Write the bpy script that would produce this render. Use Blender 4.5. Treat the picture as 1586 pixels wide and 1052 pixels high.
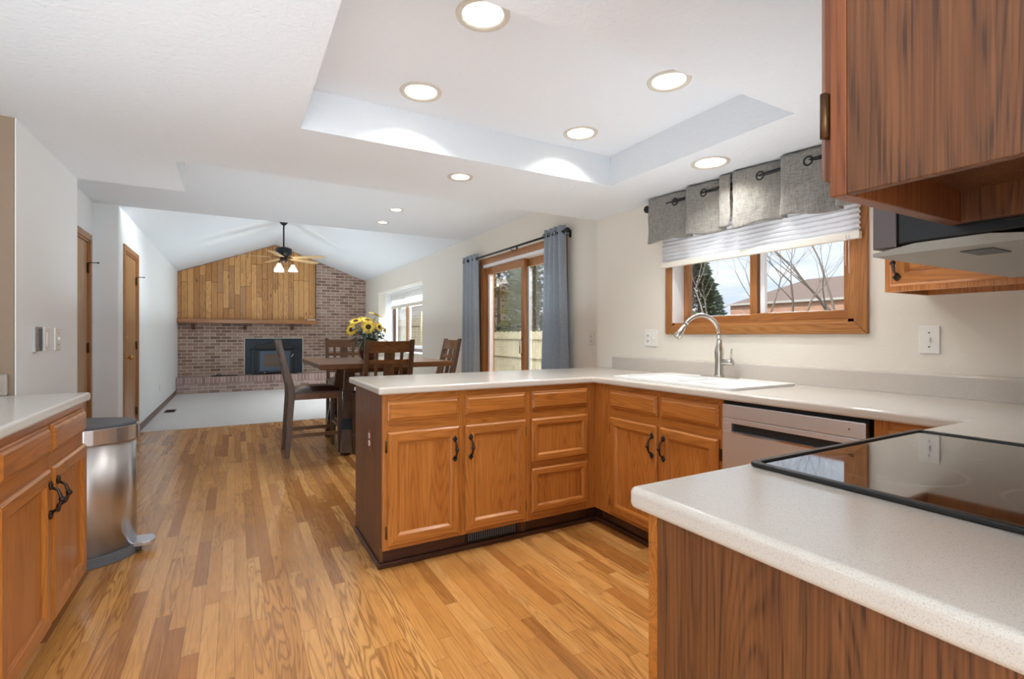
import bpy, bmesh, math, random
from mathutils import Vector, Matrix
PI = math.pi
R = math.radians
scene = bpy.context.scene
for o in list(bpy.data.objects): bpy.data.objects.remove(o)
COL = scene.collection

# ------------------------------------------------------------------ camera
cam_d = bpy.data.cameras.new('camera'); cam = bpy.data.objects.new('camera', cam_d); COL.objects.link(cam)
cam.location = (0, 0, 1.17); cam.rotation_euler = (R(90), 0, R(-29.1))
cam_d.sensor_width = 36; cam_d.lens = 36 * 772.0 / 1586
cam_d.shift_y = -(526 - 519.2) / 1586
cam_d.clip_start = 0.05; cam_d.clip_end = 200
scene.camera = cam
scene.view_settings.view_transform = 'Standard'; scene.view_settings.look = 'None'
scene.view_settings.gamma = 1; scene.view_settings.exposure = 0.22
scene.view_settings.use_curve_mapping = False

# ------------------------------------------------------------------ node helper
class NT:
    def __init__(s, nt): s.nt = nt
    def n(s, t, ins=None, **props):
        nd = s.nt.nodes.new(t)
        for k, v in props.items(): setattr(nd, k, v)
        for k, v in (ins or {}).items():
            if isinstance(v, bpy.types.NodeSocket): s.nt.links.new(v, nd.inputs[k])
            else: nd.inputs[k].default_value = v
        return nd
    def m(s, op, a, b=0.0, c=0.0):
        return s.n('ShaderNodeMath', {0: a, 1: b, 2: c}, operation=op).outputs[0]
    def mix(s, f, a, b, mode='MIX'):
        return s.n('ShaderNodeMix', {0: f, 6: a, 7: b}, data_type='RGBA', blend_type=mode).outputs[2]
    def ramp(s, f, stops, interp='LINEAR'):
        nd = s.n('ShaderNodeValToRGB', {0: f}); cr = nd.color_ramp; cr.interpolation = interp
        cr.elements[0].position = stops[0][0]; cr.elements[0].color = stops[0][1]
        cr.elements[1].position = stops[-1][0]; cr.elements[1].color = stops[-1][1]
        for p, c in stops[1:-1]:
            e = cr.elements.new(p); e.color = c
        return nd.outputs[0]
    def noise(s, vec, scale, detail=3, rough=.5, dist=0.0):
        return s.n('ShaderNodeTexNoise', {'Vector': vec, 'Scale': scale, 'Detail': detail, 'Roughness': rough, 'Distortion': dist}).outputs[0]
    def bump(s, h, strength=.3, dist=.01):
        return s.n('ShaderNodeBump', {'Height': h, 'Strength': strength, 'Distance': dist}).outputs[0]

def srgb(r, g, b):
    f = lambda c: ((c/255.0)/12.92 if c/255.0 <= .04045 else ((c/255.0+.055)/1.055)**2.4)
    return (f(r), f(g), f(b), 1)

# ------------------------------------------------------------------ world: bright thin cloud
w = bpy.data.worlds.new('world'); scene.world = w; w.use_nodes = True
wn = NT(w.node_tree); w.node_tree.nodes.clear()
g = wn.n('ShaderNodeTexCoord').outputs['Generated']
mp = wn.n('ShaderNodeMapping', {'Vector': g, 'Scale': (1.0, 1.0, 3.5)}).outputs[0]
cl = wn.noise(mp, 3.2, 6, .6, .6)
cc = wn.ramp(cl, [(.34, (.58, .70, .88, 1)), (.52, (.86, .91, .97, 1)), (.66, (1, 1, 1, 1))])
bg = wn.n('ShaderNodeBackground', {'Color': cc, 'Strength': 1.05})
wo = wn.n('ShaderNodeOutputWorld', {'Surface': bg.outputs[0]})

def light(name, kind, loc, rot, energy, size=1.0, size_y=None, color=(1, 1, 1), parent=None, shape=None, spread=None):
    d = bpy.data.lights.new(name, kind); d.energy = energy; d.color = color
    if kind == 'AREA':
        d.size = size
        if shape: d.shape = shape
        if size_y: d.shape = 'RECTANGLE'; d.size_y = size_y
        if spread: d.spread = spread
    if kind == 'SUN': d.angle = R(3)
    o = bpy.data.objects.new(name, d); COL.objects.link(o); o.location = loc; o.rotation_euler = rot
    if parent: o.parent = parent
    return o
sun = light('sun_light', 'SUN', (0, 0, 20), (0, 0, 0), 2.6, color=(1, .97, .92))
sun.rotation_euler = Vector((.62, -.10, -.76)).to_track_quat('-Z', 'Y').to_euler()
# unseen fill lamps added to brighten the rooms: rear, ceilings, above the window side
COOL = (.84, .93, 1)
light('rear_fill', 'AREA', (.3, -2.42, 1.25), (R(93), 0, 0), 125, 2.4, 1.9, color=(.82, .92, 1))  # added soft fill from behind the camera
light('ceiling_fill_kitchen', 'AREA', (-.2, .9, 1.30), (R(180), 0, 0), 8, 1.4, 2.8, color=COOL)  # added fill aimed up at the ceiling, likewise the three below
light('ceiling_fill_sink', 'AREA', (1.75, 1.55, 1.28), (R(180), 0, 0), 6, 1.0, 1.6, color=COOL)
light('ceiling_fill_dining', 'AREA', (.9, 4.75, 1.30), (R(180), 0, 0), 15, 3.0, 2.7, color=COOL)
light('ceiling_fill_family', 'AREA', (.85, 9.2, 1.32), (R(180), 0, 0), 29, 3.0, 4.6, color=COOL)
light('sky_fill_patio', 'AREA', (4.9, 4.8, 4.1), (0, R(50), 0), 800, 2.0, 2.6, color=(.88, .95, 1))  # added fill above the view, strengthens the daylight, likewise the next
light('sky_fill_family', 'AREA', (5.3, 9.5, 4.1), (0, R(50), 0), 1000, 2.0, 3.4, color=(.88, .95, 1))

# ------------------------------------------------------------------ materials
MATS = {}
def mat_new(name):
    m = bpy.data.materials.new(name); m.use_nodes = True; m.node_tree.nodes.clear()
    t = NT(m.node_tree)
    b = t.n('ShaderNodeBsdfPrincipled'); t.n('ShaderNodeOutputMaterial', {0: b.outputs[0]})
    MATS[name] = m
    return m, t, b
def setb(t, b, **k):
    names = dict(color='Base Color', rough='Roughness', metal='Metallic', normal='Normal', spec='Specular IOR Level', coat='Coat Weight', coatr='Coat Roughness', sheen='Sheen Weight', emit='Emission Color', es='Emission Strength', trans='Transmission Weight', alpha='Alpha', aniso='Anisotropic', anrot='Anisotropic Rotation', sss='Subsurface Weight')
    for kk, v in k.items():
        i = b.inputs[names[kk]]
        if isinstance(v, bpy.types.NodeSocket): t.nt.links.new(v, i)
        else: i.default_value = v
def plain(name, col, rough=.5, metal=0, bump=0, bscale=80, **k):
    m, t, b = mat_new(name); setb(t, b, color=col, rough=rough, metal=metal, **k)
    if bump:
        v = t.n('ShaderNodeTexCoord').outputs['Object']
        setb(t, b, normal=t.bump(t.noise(v, bscale, 3), bump, .004))
    return m

def paint(name, col, bump=.25, sc=110, rough=.75):
    m, t, b = mat_new(name)
    v = t.n('ShaderNodeTexCoord').outputs['Object']
    n1 = t.noise(v, sc, 2, .5); n2 = t.noise(v, sc * .45, 2, .5)
    setb(t, b, color=col, rough=rough, spec=.3, normal=t.bump(t.m('ADD', n1, n2), bump, .004))
    return m
paint('wall_paint', srgb(234, 228, 216), .10)
paint('wall_white', srgb(240, 243, 244), .10)
paint('wall_shaded', srgb(150, 128, 108), .10)  # niche end wall, its shade painted into the colour
paint('ceiling_paint', srgb(230, 235, 240), .55, 95)

def wood(name, dark, mid, light_, axis=2, rough=.35, ring=.55, pore=.5, sc=1.0, coat=.25, contrast=1.0):
    m, t, b = mat_new(name)
    v = t.n('ShaderNodeTexCoord').outputs['Object']
    rnd = t.n('ShaderNodeObjectInfo').outputs['Random']
    off = t.n('ShaderNodeCombineXYZ', {0: t.m('MULTIPLY', rnd, 13.1), 1: t.m('MULTIPLY', rnd, 7.7), 2: t.m('MULTIPLY', rnd, 29.3)}).outputs[0]
    v = t.n('ShaderNodeVectorMath', {0: v, 1: off}, operation='ADD').outputs[0]
    def st(a, c):
        s = [c, c, c]; s[axis] = a
        return t.n('ShaderNodeMapping', {'Vector': v, 'Scale': tuple(s)}).outputs[0]
    n1 = t.noise(st(.55 * sc, 7.5 * sc), 1.0, 1.2, .4, .15)
    rings = t.m('SINE', t.m('MULTIPLY', n1, 190))
    rings = t.m('POWER', t.m('MULTIPLY_ADD', rings, .5, .5), 2.2)
    n2 = t.noise(st(7, 260), 1.0, 2, .6)
    pores = t.ramp(n2, [(.36, (1, 1, 1, 1)), (.52, (0, 0, 0, 1))])
    pores = t.m('MULTIPLY', pores, t.m('MULTIPLY_ADD', rings, .75, .25))
    n3 = t.noise(st(1.2, 14), 1.0, 3, .6)
    base = t.ramp(n3, [(.3, mid), (.7, light_)])
    c = t.mix(t.m('MULTIPLY', rings, ring * .55 * contrast), base, dark)
    n4 = t.noise(st(2.4, 260), 1.0, 2, .55)
    c = t.mix(t.m('MULTIPLY', t.ramp(n4, [(.42, (1, 1, 1, 1)), (.6, (0, 0, 0, 1))]), .42 * pore * contrast), c, dark)
    c = t.mix(t.m('MULTIPLY', pores, pore * contrast), c, dark)
    setb(t, b, color=c, rough=rough, coat=coat, coatr=.2, spec=.4, normal=t.bump(t.m('MULTIPLY', pores, -1.0), .12, .002))
    return m
OD, OM, OL = srgb(112, 60, 20), srgb(176, 106, 42), srgb(196, 126, 58)
wood('oak_v', OD, OM, OL, 2, ring=.38); wood('oak_x', OD, OM, OL, 0, ring=.5)
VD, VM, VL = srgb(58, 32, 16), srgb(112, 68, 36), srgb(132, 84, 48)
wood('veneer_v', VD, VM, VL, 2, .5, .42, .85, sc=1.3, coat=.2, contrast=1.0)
wood('oak_trim_y', srgb(104, 60, 26), srgb(164, 106, 54), srgb(184, 126, 70), 1, .35, .4)
wood('oak_trim_v', srgb(104, 60, 26), srgb(164, 106, 54), srgb(184, 126, 70), 2, .35, .4)
wood('oak_trim_x', srgb(104, 60, 26), srgb(164, 106, 54), srgb(184, 126, 70), 0, .35, .4)
wood('dark_trim_y', srgb(50, 30, 20), srgb(104, 68, 50), srgb(120, 82, 60), 1, .4, .4)
wood('walnut_v', srgb(36, 24, 16), srgb(84, 58, 38), srgb(116, 86, 62), 2, .38, .6, .7)
wood('walnut_x', srgb(46, 26, 14), srgb(112, 70, 38), srgb(142, 98, 60), 0, .28, .6, .7)
wood('toe_dark', srgb(24, 12, 8), srgb(62, 34, 22), srgb(76, 42, 28), 0, .4, .4)
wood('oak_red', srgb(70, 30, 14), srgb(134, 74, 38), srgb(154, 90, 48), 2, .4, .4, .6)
wood('door_v', srgb(110, 70, 36), srgb(176, 130, 80), srgb(194, 148, 98), 2, .4, .35, .4)
wood('fan_blade', srgb(150, 115, 70), srgb(196, 164, 112), srgb(212, 184, 136), 0, .4, .3, .2)

def planks(name, w_, lmin, lmax, cols, along, across, dark, gap=.0016, rough=.28, grain_dark=None, ring=.5, gapw=.9, coat=.0, knots=False, gsc=15.0):
    m, t, b = mat_new(name)
    co = t.n('ShaderNodeTexCoord').outputs['Object']
    s = t.n('ShaderNodeSeparateXYZ', {0: co}).outputs
    a, c = s[along], s[across]
    row_f = t.m('DIVIDE', c, w_); row = t.m('FLOOR', row_f)
    wr = t.n('ShaderNodeTexWhiteNoise', {'W': row}, noise_dimensions='1D').outputs['Value']
    L = t.m('MULTIPLY_ADD', wr, lmax - lmin, lmin)
    af = t.m('ADD', t.m('DIVIDE', a, L), t.m('MULTIPLY', wr, 37.0))
    idx = t.m('FLOOR', af)
    iv = t.n('ShaderNodeCombineXYZ', {0: row, 1: idx, 2: 0.0}).outputs[0]
    wn_ = t.n('ShaderNodeTexWhiteNoise', {'Vector': iv}, noise_dimensions='3D')
    pid = wn_.outputs['Value']
    pc = t.ramp(pid, cols)
    # gaps
    fr = t.m('FRACT', row_f); e1 = t.m('MULTIPLY', t.m('MINIMUM', fr, t.m('SUBTRACT', 1.0, fr)), w_)
    fa = t.m('FRACT', af); e2 = t.m('MULTIPLY', t.m('MINIMUM', fa, t.m('SUBTRACT', 1.0, fa)), L)
    e = t.m('MINIMUM', e1, e2)
    gapm = t.m('LESS_THAN', e, gap)
    # grain
    ga = t.m('MULTIPLY_ADD', pid, 91.0, t.m('MULTIPLY', a, 1.3))
    gc = t.m('MULTIPLY_ADD', pid, 17.0, t.m('MULTIPLY', c, gsc))
    gv = t.n('ShaderNodeCombineXYZ', {0: ga, 1: gc, 2: t.m('MULTIPLY', pid, 5.0)}).outputs[0]
    n1 = t.noise(gv, 1.0, 2, .5, .5)
    rings = t.m('POWER', t.m('MULTIPLY_ADD', t.m('SINE', t.m('MULTIPLY', n1, 62)), .5, .5), 2.5)
    ga2 = t.m('MULTIPLY', ga, 6.0); gc2 = t.m('MULTIPLY', gc, 20.0)
    gv2 = t.n('ShaderNodeCombineXYZ', {0: ga2, 1: gc2, 2: 0.0}).outputs[0]
    n2 = t.noise(gv2, 1.0, 3, .6)
    n3 = t.noise(gv, .6, 3, .6)
    rmod = t.ramp(t.m('FRACT', t.m('MULTIPLY', pid, 7.3)), [(.35, (.28, .28, .28, 1)), (.75, (1, 1, 1, 1))])
    col = t.mix(t.m('MULTIPLY', t.m('MULTIPLY', rings, ring), rmod), pc, grain_dark or dark)
    col = t.mix(t.ramp(n2, [(.3, (.35, .35, .35, 1)), (.55, (0, 0, 0, 1))]), col, grain_dark or dark)
    col = t.mix(t.ramp(n3, [(.55, (0, 0, 0, 1)), (.8, (.35, .35, .35, 1))]), col, dark)
    if knots:
        kv = t.n('ShaderNodeCombineXYZ', {0: t.m('MULTIPLY', a, 1.7), 1: t.m('MULTIPLY', c, 7.0), 2: t.m('MULTIPLY', pid, 9.0)}).outputs[0]
        vo = t.n('ShaderNodeTexVoronoi', {'Vector': kv, 'Scale': 1.3}).outputs['Distance']
        col = t.mix(t.ramp(vo, [(.05, (.9, .9, .9, 1)), (.13, (0, 0, 0, 1))]), col, dark)
    col = t.mix(t.m('MULTIPLY', gapm, gapw), col, dark)
    h = t.m('SUBTRACT', 1.0, gapm)
    rr = t.m('MULTIPLY_ADD', n3, .16, rough - .06)
    setb(t, b, color=col, rough=rr, spec=.5, coat=coat, coatr=.12, normal=t.bump(t.m('ADD', t.m('MULTIPLY', h, .6), t.m('MULTIPLY', n2, .06)), .25, .002))
    return m
planks('oak_floor', .057, .55, 1.25,
       [(0, srgb(150, 92, 42)), (.18, srgb(196, 136, 70)), (.5, srgb(210, 150, 82)), (.82, srgb(222, 166, 98)), (1, srgb(176, 114, 54))],
       1, 0, srgb(96, 54, 24), .0009, .24, srgb(132, 82, 40), .62, .6, coat=.25, gsc=14.0)
planks('barn_wood', .105, .7, 1.9,
       [(0, srgb(184, 128, 74)), (.25, srgb(206, 150, 88)), (.5, srgb(226, 172, 108)), (.75, srgb(200, 144, 86)), (1, srgb(186, 142, 98))],
       2, 0, srgb(64, 36, 20), .0035, .55, srgb(104, 62, 32), .4, .95, knots=True)
planks('fence_wood', .14, 4, 5, [(0, srgb(186, 176, 150)), (.5, srgb(204, 194, 166)), (1, srgb(174, 162, 136))],
       2, 1, srgb(96, 84, 62), .004, .8, srgb(140, 126, 98), .25, .8)

def bricks(name, c1, c2, c3, mortar, flip=False, rw=.2, rh=.0675):
    m, t, b = mat_new(name)
    co = t.n('ShaderNodeTexCoord').outputs['Object']
    s = t.n('ShaderNodeSeparateXYZ', {0: co}).outputs
    u_ = t.m('ADD', s[0], s[1])
    v = t.n('ShaderNodeCombineXYZ', {0: (s[2] if flip else u_), 1: (u_ if flip else s[2]), 2: 0.0}).outputs[0]
    br = t.n('ShaderNodeTexBrick', {'Vector': v, 'Scale': 1.0, 'Mortar Size': .0055, 'Mortar Smooth': .15, 'Bias': 0.0, 'Brick Width': rw, 'Row Height': rh,
                                    'Color1': (0, 0, 0, 1), 'Color2': (1, 1, 1, 1), 'Mortar': (.5, .5, .5, 1)})
    n = t.noise(co, 55, 4, .65)
    bc = t.ramp(br.outputs[0], [(0, c1), (.5, c2), (1, c3)])
    bc = t.mix(t.ramp(n, [(.35, (.45, .45, .45, 1)), (.65, (0, 0, 0, 1))]), bc, c1)
    bc = t.mix(t.m('MULTIPLY', t.noise(co, 6, 3), .35), bc, c3)
    col = t.mix(br.outputs['Fac'], bc, mortar)
    h = t.m('ADD', t.m('MULTIPLY', t.m('SUBTRACT', 1.0, br.outputs['Fac']), 1.0), t.m('MULTIPLY', n, .3))
    setb(t, b, color=col, rough=.85, spec=.2, normal=t.bump(h, .6, .008))
    return m
bricks('brick_wall', srgb(112, 84, 72), srgb(164, 132, 114), srgb(192, 166, 150), srgb(218, 206, 194))
bricks('brick_hearth', srgb(134, 106, 98), srgb(170, 142, 132), srgb(192, 170, 160), srgb(210, 198, 190))
bricks('brick_soldier', srgb(138, 108, 102), srgb(170, 140, 132), srgb(196, 172, 164), srgb(210, 198, 190), False, .0675, .4)
bricks('brick_neighbor', srgb(196, 140, 112), srgb(212, 160, 134), srgb(222, 176, 152), srgb(220, 196, 180))

def laminate(name, col, sp1, sp2, rough=.25):
    m, t, b = mat_new(name)
    v = t.n('ShaderNodeTexCoord').outputs['Object']
    n = t.noise(v, 620, 2, .6); n2 = t.noise(v, 260, 3, .6); n3 = t.noise(v, 22, 4, .6)
    c = t.mix(t.ramp(n, [(.34, (.6, .6, .6, 1)), (.44, (0, 0, 0, 1))]), col, sp1)
    c = t.mix(t.ramp(n2, [(.60, (0, 0, 0, 1)), (.72, (.8, .8, .8, 1))]), c, sp2)
    c = t.mix(t.m('MULTIPLY', n3, .18), c, sp2)
    setb(t, b, color=c, rough=rough, spec=.5, coat=.0)
    return m
laminate('laminate', srgb(210, 203, 193), srgb(164, 150, 142), srgb(188, 180, 172), .17)
laminate('laminate_left', srgb(222, 220, 212), srgb(184, 176, 168), srgb(206, 202, 196), .2)

laminate('laminate_shaded', srgb(168, 154, 142), srgb(140, 126, 116), srgb(150, 140, 132), .3)  # side splash laminate, darkened to carry the niche shade
m, t, b = mat_new('carpet')
v = t.n('ShaderNodeTexCoord').outputs['Object']
n = t.noise(v, 260, 3, .7); n2 = t.noise(v, 2.0, 3, .6)
setb(t, b, color=t.mix(n2, t.mix(n, srgb(214, 211, 208), srgb(240, 238, 236)), srgb(226, 223, 220)), rough=.95, spec=.1, normal=t.bump(n, .8, .01))

def steel(name, col, axis, rough=.3):
    m, t, b = mat_new(name)
    v = t.n('ShaderNodeTexCoord').outputs['Object']
    s = [300, 300, 300]; s[axis] = 4
    n = t.noise(t.n('ShaderNodeMapping', {'Vector': v, 'Scale': tuple(s)}).outputs[0], 1, 2)
    setb(t, b, color=col, rough=t.m('MULTIPLY_ADD', n, .12, rough), metal=1, aniso=(.8 if axis == 2 else 0.0), anrot=.25, normal=t.bump(n, .02, .001))
    return m
steel('steel_h', (.74, .77, .82, 1), 0, .34)
steel('steel_v', (.62, .61, .61, 1), 2, .27)
plain('nickel', (.62, .60, .56, 1), .22, 1)
plain('chrome', (.85, .86, .88, 1), .08, 1)
plain('bronze', srgb(66, 54, 46), .42, .85)
plain('hinge_bronze', srgb(92, 66, 42), .42, .8)
plain('brass', srgb(190, 150, 90), .3, 1)
plain('black_metal', srgb(28, 28, 30), .4, .3)
plain('black_plastic', srgb(24, 24, 26), .35)
plain('dark_grey', srgb(84, 88, 92), .45)
plain('dark_gap', srgb(16, 13, 12), .8)
plain('white_plastic', srgb(240, 238, 232), .35)
plain('ivory_plastic', srgb(228, 222, 210), .35)
plain('red_brown', srgb(120, 62, 40), .4)
plain('slot_dark', srgb(70, 62, 54), .5)
plain('white_vinyl', srgb(232, 234, 236), .4)
plain('sink_enamel', srgb(240, 240, 238), .3)
plain('bin_grey', srgb(92, 94, 98), .45)
plain('hood_black', srgb(30, 33, 38), .28, .1)
plain('hood_side', srgb(112, 104, 104), .4, .5)
plain('hood_base', srgb(170, 166, 156), .35, .3)
plain('stove_steel', srgb(46, 52, 60), .4, .5)
plain('stove_blue', srgb(72, 84, 96), .35, .6)
plain('light_border', srgb(206, 204, 190), .4, .3)
plain('leather', srgb(60, 34, 22), .32, bump=.2, bscale=140, coat=.2)
plain('vase', srgb(88, 36, 26), .25, coat=.5)
plain('petal', srgb(244, 196, 40), .55, sss=.0)
plain('petal_edge', srgb(250, 224, 92), .55)
plain('seed', srgb(88, 52, 20), .8, bump=.8, bscale=300)
plain('leaf', srgb(54, 78, 52), .5, bump=.3, bscale=60)
plain('leaf_blue', srgb(120, 150, 148), .55, bump=.3, bscale=60)
plain('stem', srgb(86, 110, 60), .6)
plain('baffle', srgb(214, 208, 194), .6)
plain('firebrick', srgb(110, 96, 84), .9, bump=.4, bscale=50)
plain('red_wire', srgb(120, 30, 24), .5)
plain('concrete', srgb(170, 166, 158), .9)
plain('grass_ground', srgb(120, 116, 84), .95, bump=.6, bscale=20)
plain('siding', srgb(208, 206, 200), .6)
plain('bark', srgb(150, 138, 128), .9, bump=.6, bscale=40)
plain('bark_dark', srgb(126, 114, 106), .9, bump=.6, bscale=40)
m, t, b = mat_new('roof_shingle')
v = t.n('ShaderNodeTexCoord').outputs['Object']
setb(t, b, color=t.mix(t.noise(v, 9, 5, .8), srgb(120, 102, 94), srgb(154, 136, 126)), rough=.9)
for nm, c1, c2 in (('conifer', srgb(88, 106, 88), srgb(140, 156, 132)), ('juniper', srgb(112, 122, 88), srgb(176, 182, 146))):
    m, t, b = mat_new(nm)
    v = t.n('ShaderNodeTexCoord').outputs['Object']
    setb(t, b, color=t.mix(t.noise(v, 5, 4, .7), c1, c2), rough=.8, spec=.2)

def fabric(name, c1, c2, sc=900, rough=.9, weave=True, trans=0):
    m, t, b = mat_new(name)
    v = t.n('ShaderNodeTexCoord').outputs['Object']
    a = t.noise(t.n('ShaderNodeMapping', {'Vector': v, 'Scale': (30, 30, sc)}).outputs[0], 1, 2)
    c = t.noise(t.n('ShaderNodeMapping', {'Vector': v, 'Scale': (sc, sc, 25)}).outputs[0], 1, 2)
    f = t.m('MULTIPLY_ADD', t.m('ADD', a, c), 2.2, -1.7)
    f = t.m('MAXIMUM', t.m('MINIMUM', f, 1.0), 0.0)
    setb(t, b, color=t.mix(f, c1, c2), rough=rough, spec=.15, sheen=.2, normal=t.bump(f, .3, .002))
    if trans:
        tr = t.n('ShaderNodeBsdfTranslucent', {'Color': c2})
        mx = t.n('ShaderNodeMixShader', {0: trans, 1: b.outputs[0], 2: tr.outputs[0]})
        out = [n for n in t.nt.nodes if n.type == 'OUTPUT_MATERIAL'][0]
        t.nt.links.new(mx.outputs[0], out.inputs[0])
    return m
fabric('curtain_blue', srgb(160, 172, 184), srgb(196, 204, 212), 500, trans=.25)
fabric('valance_fabric', srgb(132, 131, 128), srgb(184, 179, 170), 260, trans=.3)
fabric('valance_beige', srgb(150, 142, 130), srgb(198, 190, 176), 260, trans=.3)
fabric('shade_white', srgb(236, 236, 238), srgb(252, 252, 254), 500, trans=.55)

def glass(name='glass', tint=(1, 1, 1, 1), fres=1.45):
    m = bpy.data.materials.new(name); m.use_nodes = True; m.node_tree.nodes.clear(); t = NT(m.node_tree)
    tr = t.n('ShaderNodeBsdfTransparent', {'Color': tint}); gl = t.n('ShaderNodeBsdfGlossy', {'Roughness': .02})
    fr = t.n('ShaderNodeFresnel', {'IOR': fres})
    mx = t.n('ShaderNodeMixShader', {0: t.m('MULTIPLY', fr.outputs[0], .5), 1: tr.outputs[0], 2: gl.outputs[0]})
    t.n('ShaderNodeOutputMaterial', {0: mx.outputs[0]}); MATS[name] = m
glass('glass'); glass('screen', (.62, .64, .66, 1))
def emit(name, col, s):
    m, t, b = mat_new(name); setb(t, b, color=(1, 1, 1, 1), rough=.4, emit=col, es=s)
emit('lamp_glow', (1, .97, .92, 1), 3.0); emit('shade_glow', (1, .90, .76, 1), .9)

# cooktop glass with faint printed burner rings
m, t, b = mat_new('cooktop_glass')
v = t.n('ShaderNodeTexCoord').outputs['Object']
s = t.n('ShaderNodeSeparateXYZ', {0: v}).outputs
mask = None
for cx_, cy_, r_ in ((.19, .14, .085), (.19, .38, .105), (.50, .14, .105), (.50, .38, .085)):
    dx = t.m('SUBTRACT', s[0], cx_); dy = t.m('SUBTRACT', s[1], cy_)
    d_ = t.m('SQRT', t.m('ADD', t.m('MULTIPLY', dx, dx), t.m('MULTIPLY', dy, dy)))
    k = t.m('LESS_THAN', t.m('ABSOLUTE', t.m('SUBTRACT', d_, r_)), .004)
    mask = k if mask is None else t.m('MAXIMUM', mask, k)
nn = t.noise(v, 9, 3)
fac = t.m('MULTIPLY', mask, t.m('MULTIPLY', t.m('SUBTRACT', nn, .25), .9))
setb(t, b, color=t.mix(fac, (.012, .011, .011, 1), (.35, .36, .40, 1)), rough=.05, spec=.9, coat=.6, coatr=.03)

# ------------------------------------------------------------------ mesh helpers
class MB:
    """collects shapes, builds one mesh object"""
    def __init__(s): s.v = []; s.f = []; s.mi = []; s.sm = []; s.mats = []
    def mid(s, mat):
        if mat not in s.mats: s.mats.append(mat)
        return s.mats.index(mat)
    def add(s, vs, fs, mat, smooth=False):
        o = len(s.v); s.v += [tuple(x) for x in vs]; k = s.mid(mat)
        for f in fs: s.f.append(tuple(i + o for i in f)); s.mi.append(k); s.sm.append(smooth)
        return s
    def box(s, x0, y0, z0, x1, y1, z1, mat):
        if x0 > x1: x0, x1 = x1, x0
        if y0 > y1: y0, y1 = y1, y0
        if z0 > z1: z0, z1 = z1, z0
        vs = [(x0, y0, z0), (x1, y0, z0), (x1, y1, z0), (x0, y1, z0), (x0, y0, z1), (x1, y0, z1), (x1, y1, z1), (x0, y1, z1)]
        return s.add(vs, [(0, 3, 2, 1), (4, 5, 6, 7), (0, 1, 5, 4), (1, 2, 6, 5), (2, 3, 7, 6), (3, 0, 4, 7)], mat)
    def prism(s, poly, a0, a1, axis, mat):
        """poly: 2D points in the two axes other than axis, extruded a0..a1"""
        def P(p, a):
            if axis == 0: return (a, p[0], p[1])
            if axis == 1: return (p[0], a, p[1])
            return (p[0], p[1], a)
        n = len(poly); vs = [P(p, a0) for p in poly] + [P(p, a1) for p in poly]
        fs = [tuple(range(n - 1, -1, -1)), tuple(range(n, 2 * n))] + [(i, (i + 1) % n, n + (i + 1) % n, n + i) for i in range(n)]
        return s.add(vs, fs, mat)
    def tube(s, pts, rad, mat, n=10, smooth=True, cap=True):
        pts = [Vector(p) for p in pts]; N = len(pts)
        rs = rad if isinstance(rad, (list, tuple)) else [rad] * N
        vs = []; ref = None
        for i, p in enumerate(pts):
            d = (pts[min(i + 1, N - 1)] - pts[max(i - 1, 0)])
            if d.length < 1e-9: d = Vector((0, 0, 1))
            d.normalize()
            if ref is None: ref = Vector((0, 0, 1)) if abs(d.z) < .9 else Vector((1, 0, 0))
            a = d.cross(ref).normalized(); bb = d.cross(a).normalized(); ref = a.cross(d) if a.length else ref
            for k in range(n):
                th = 2 * PI * k / n; vs.append(p + (a * math.cos(th) + bb * math.sin(th)) * rs[i])
        fs = []
        for i in range(N - 1):
            for k in range(n):
                k2 = (k + 1) % n; fs.append((i * n + k, i * n + k2, (i + 1) * n + k2, (i + 1) * n + k))
        if cap: fs += [tuple(range(n - 1, -1, -1)), tuple(range((N - 1) * n, N * n))]
        return s.add(vs, fs, mat, smooth)
    def lathe(s, prof, mat, c=(0, 0, 0), axis=2, n=28, smooth=True, cap=True, sx=1, sy=1, a0=0, a1=2 * PI):
        full = abs(a1 - a0 - 2 * PI) < 1e-6; m_ = n if full else n + 1
        vs = []
        for r, z in prof:
            for k in range(m_):
                th = a0 + (a1 - a0) * k / n; x = r * math.cos(th) * sx; y = r * math.sin(th) * sy
                q = {2: (x, y, z), 0: (z, x, y), 1: (y, z, x)}[axis]
                vs.append((q[0] + c[0], q[1] + c[1], q[2] + c[2]))
        fs = []; N = len(prof)
        for i in range(N - 1):
            for k in range(n):
                k2 = (k + 1) % m_ if full else k + 1
                fs.append((i * m_ + k, i * m_ + k2, (i + 1) * m_ + k2, (i + 1) * m_ + k))
        if cap: fs += [tuple(range(m_ - 1, -1, -1)), tuple(range((N - 1) * m_, N * m_))]
        return s.add(vs, fs, mat, smooth)
    def grid(s, fn, nu, nv, mat, smooth=True, thick=0):
        vs = [fn(i / nu, j / nv) for j in range(nv + 1) for i in range(nu + 1)]
        fs = [(j * (nu + 1) + i, j * (nu + 1) + i + 1, (j + 1) * (nu + 1) + i + 1, (j + 1) * (nu + 1) + i) for j in range(nv) for i in range(nu)]
        return s.add(vs, fs, mat, smooth)
    def beam(s, p0, p1, w_, d_, mat, up=(0, 0, 1), w1=None, d1=None):
        """box section beam between two points"""
        p0 = Vector(p0); p1 = Vector(p1); d = (p1 - p0).normalized(); u_ = Vector(up)
        a = d.cross(u_)
        if a.length < 1e-4: a = d.cross(Vector((1, 0, 0)))
        a.normalize(); b_ = a.cross(d).normalized(); w1 = w1 or w_; d1 = d1 or d_
        vs = []
        for p, ww, dd in ((p0, w_, d_), (p1, w1, d1)):
            for sa, sb in ((-1, -1), (1, -1), (1, 1), (-1, 1)): vs.append(p + a * sa * ww / 2 + b_ * sb * dd / 2)
        return s.add(vs, [(0, 3, 2, 1), (4, 5, 6, 7), (0, 1, 5, 4), (1, 2, 6, 5), (2, 3, 7, 6), (3, 0, 4, 7)], mat)
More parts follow.
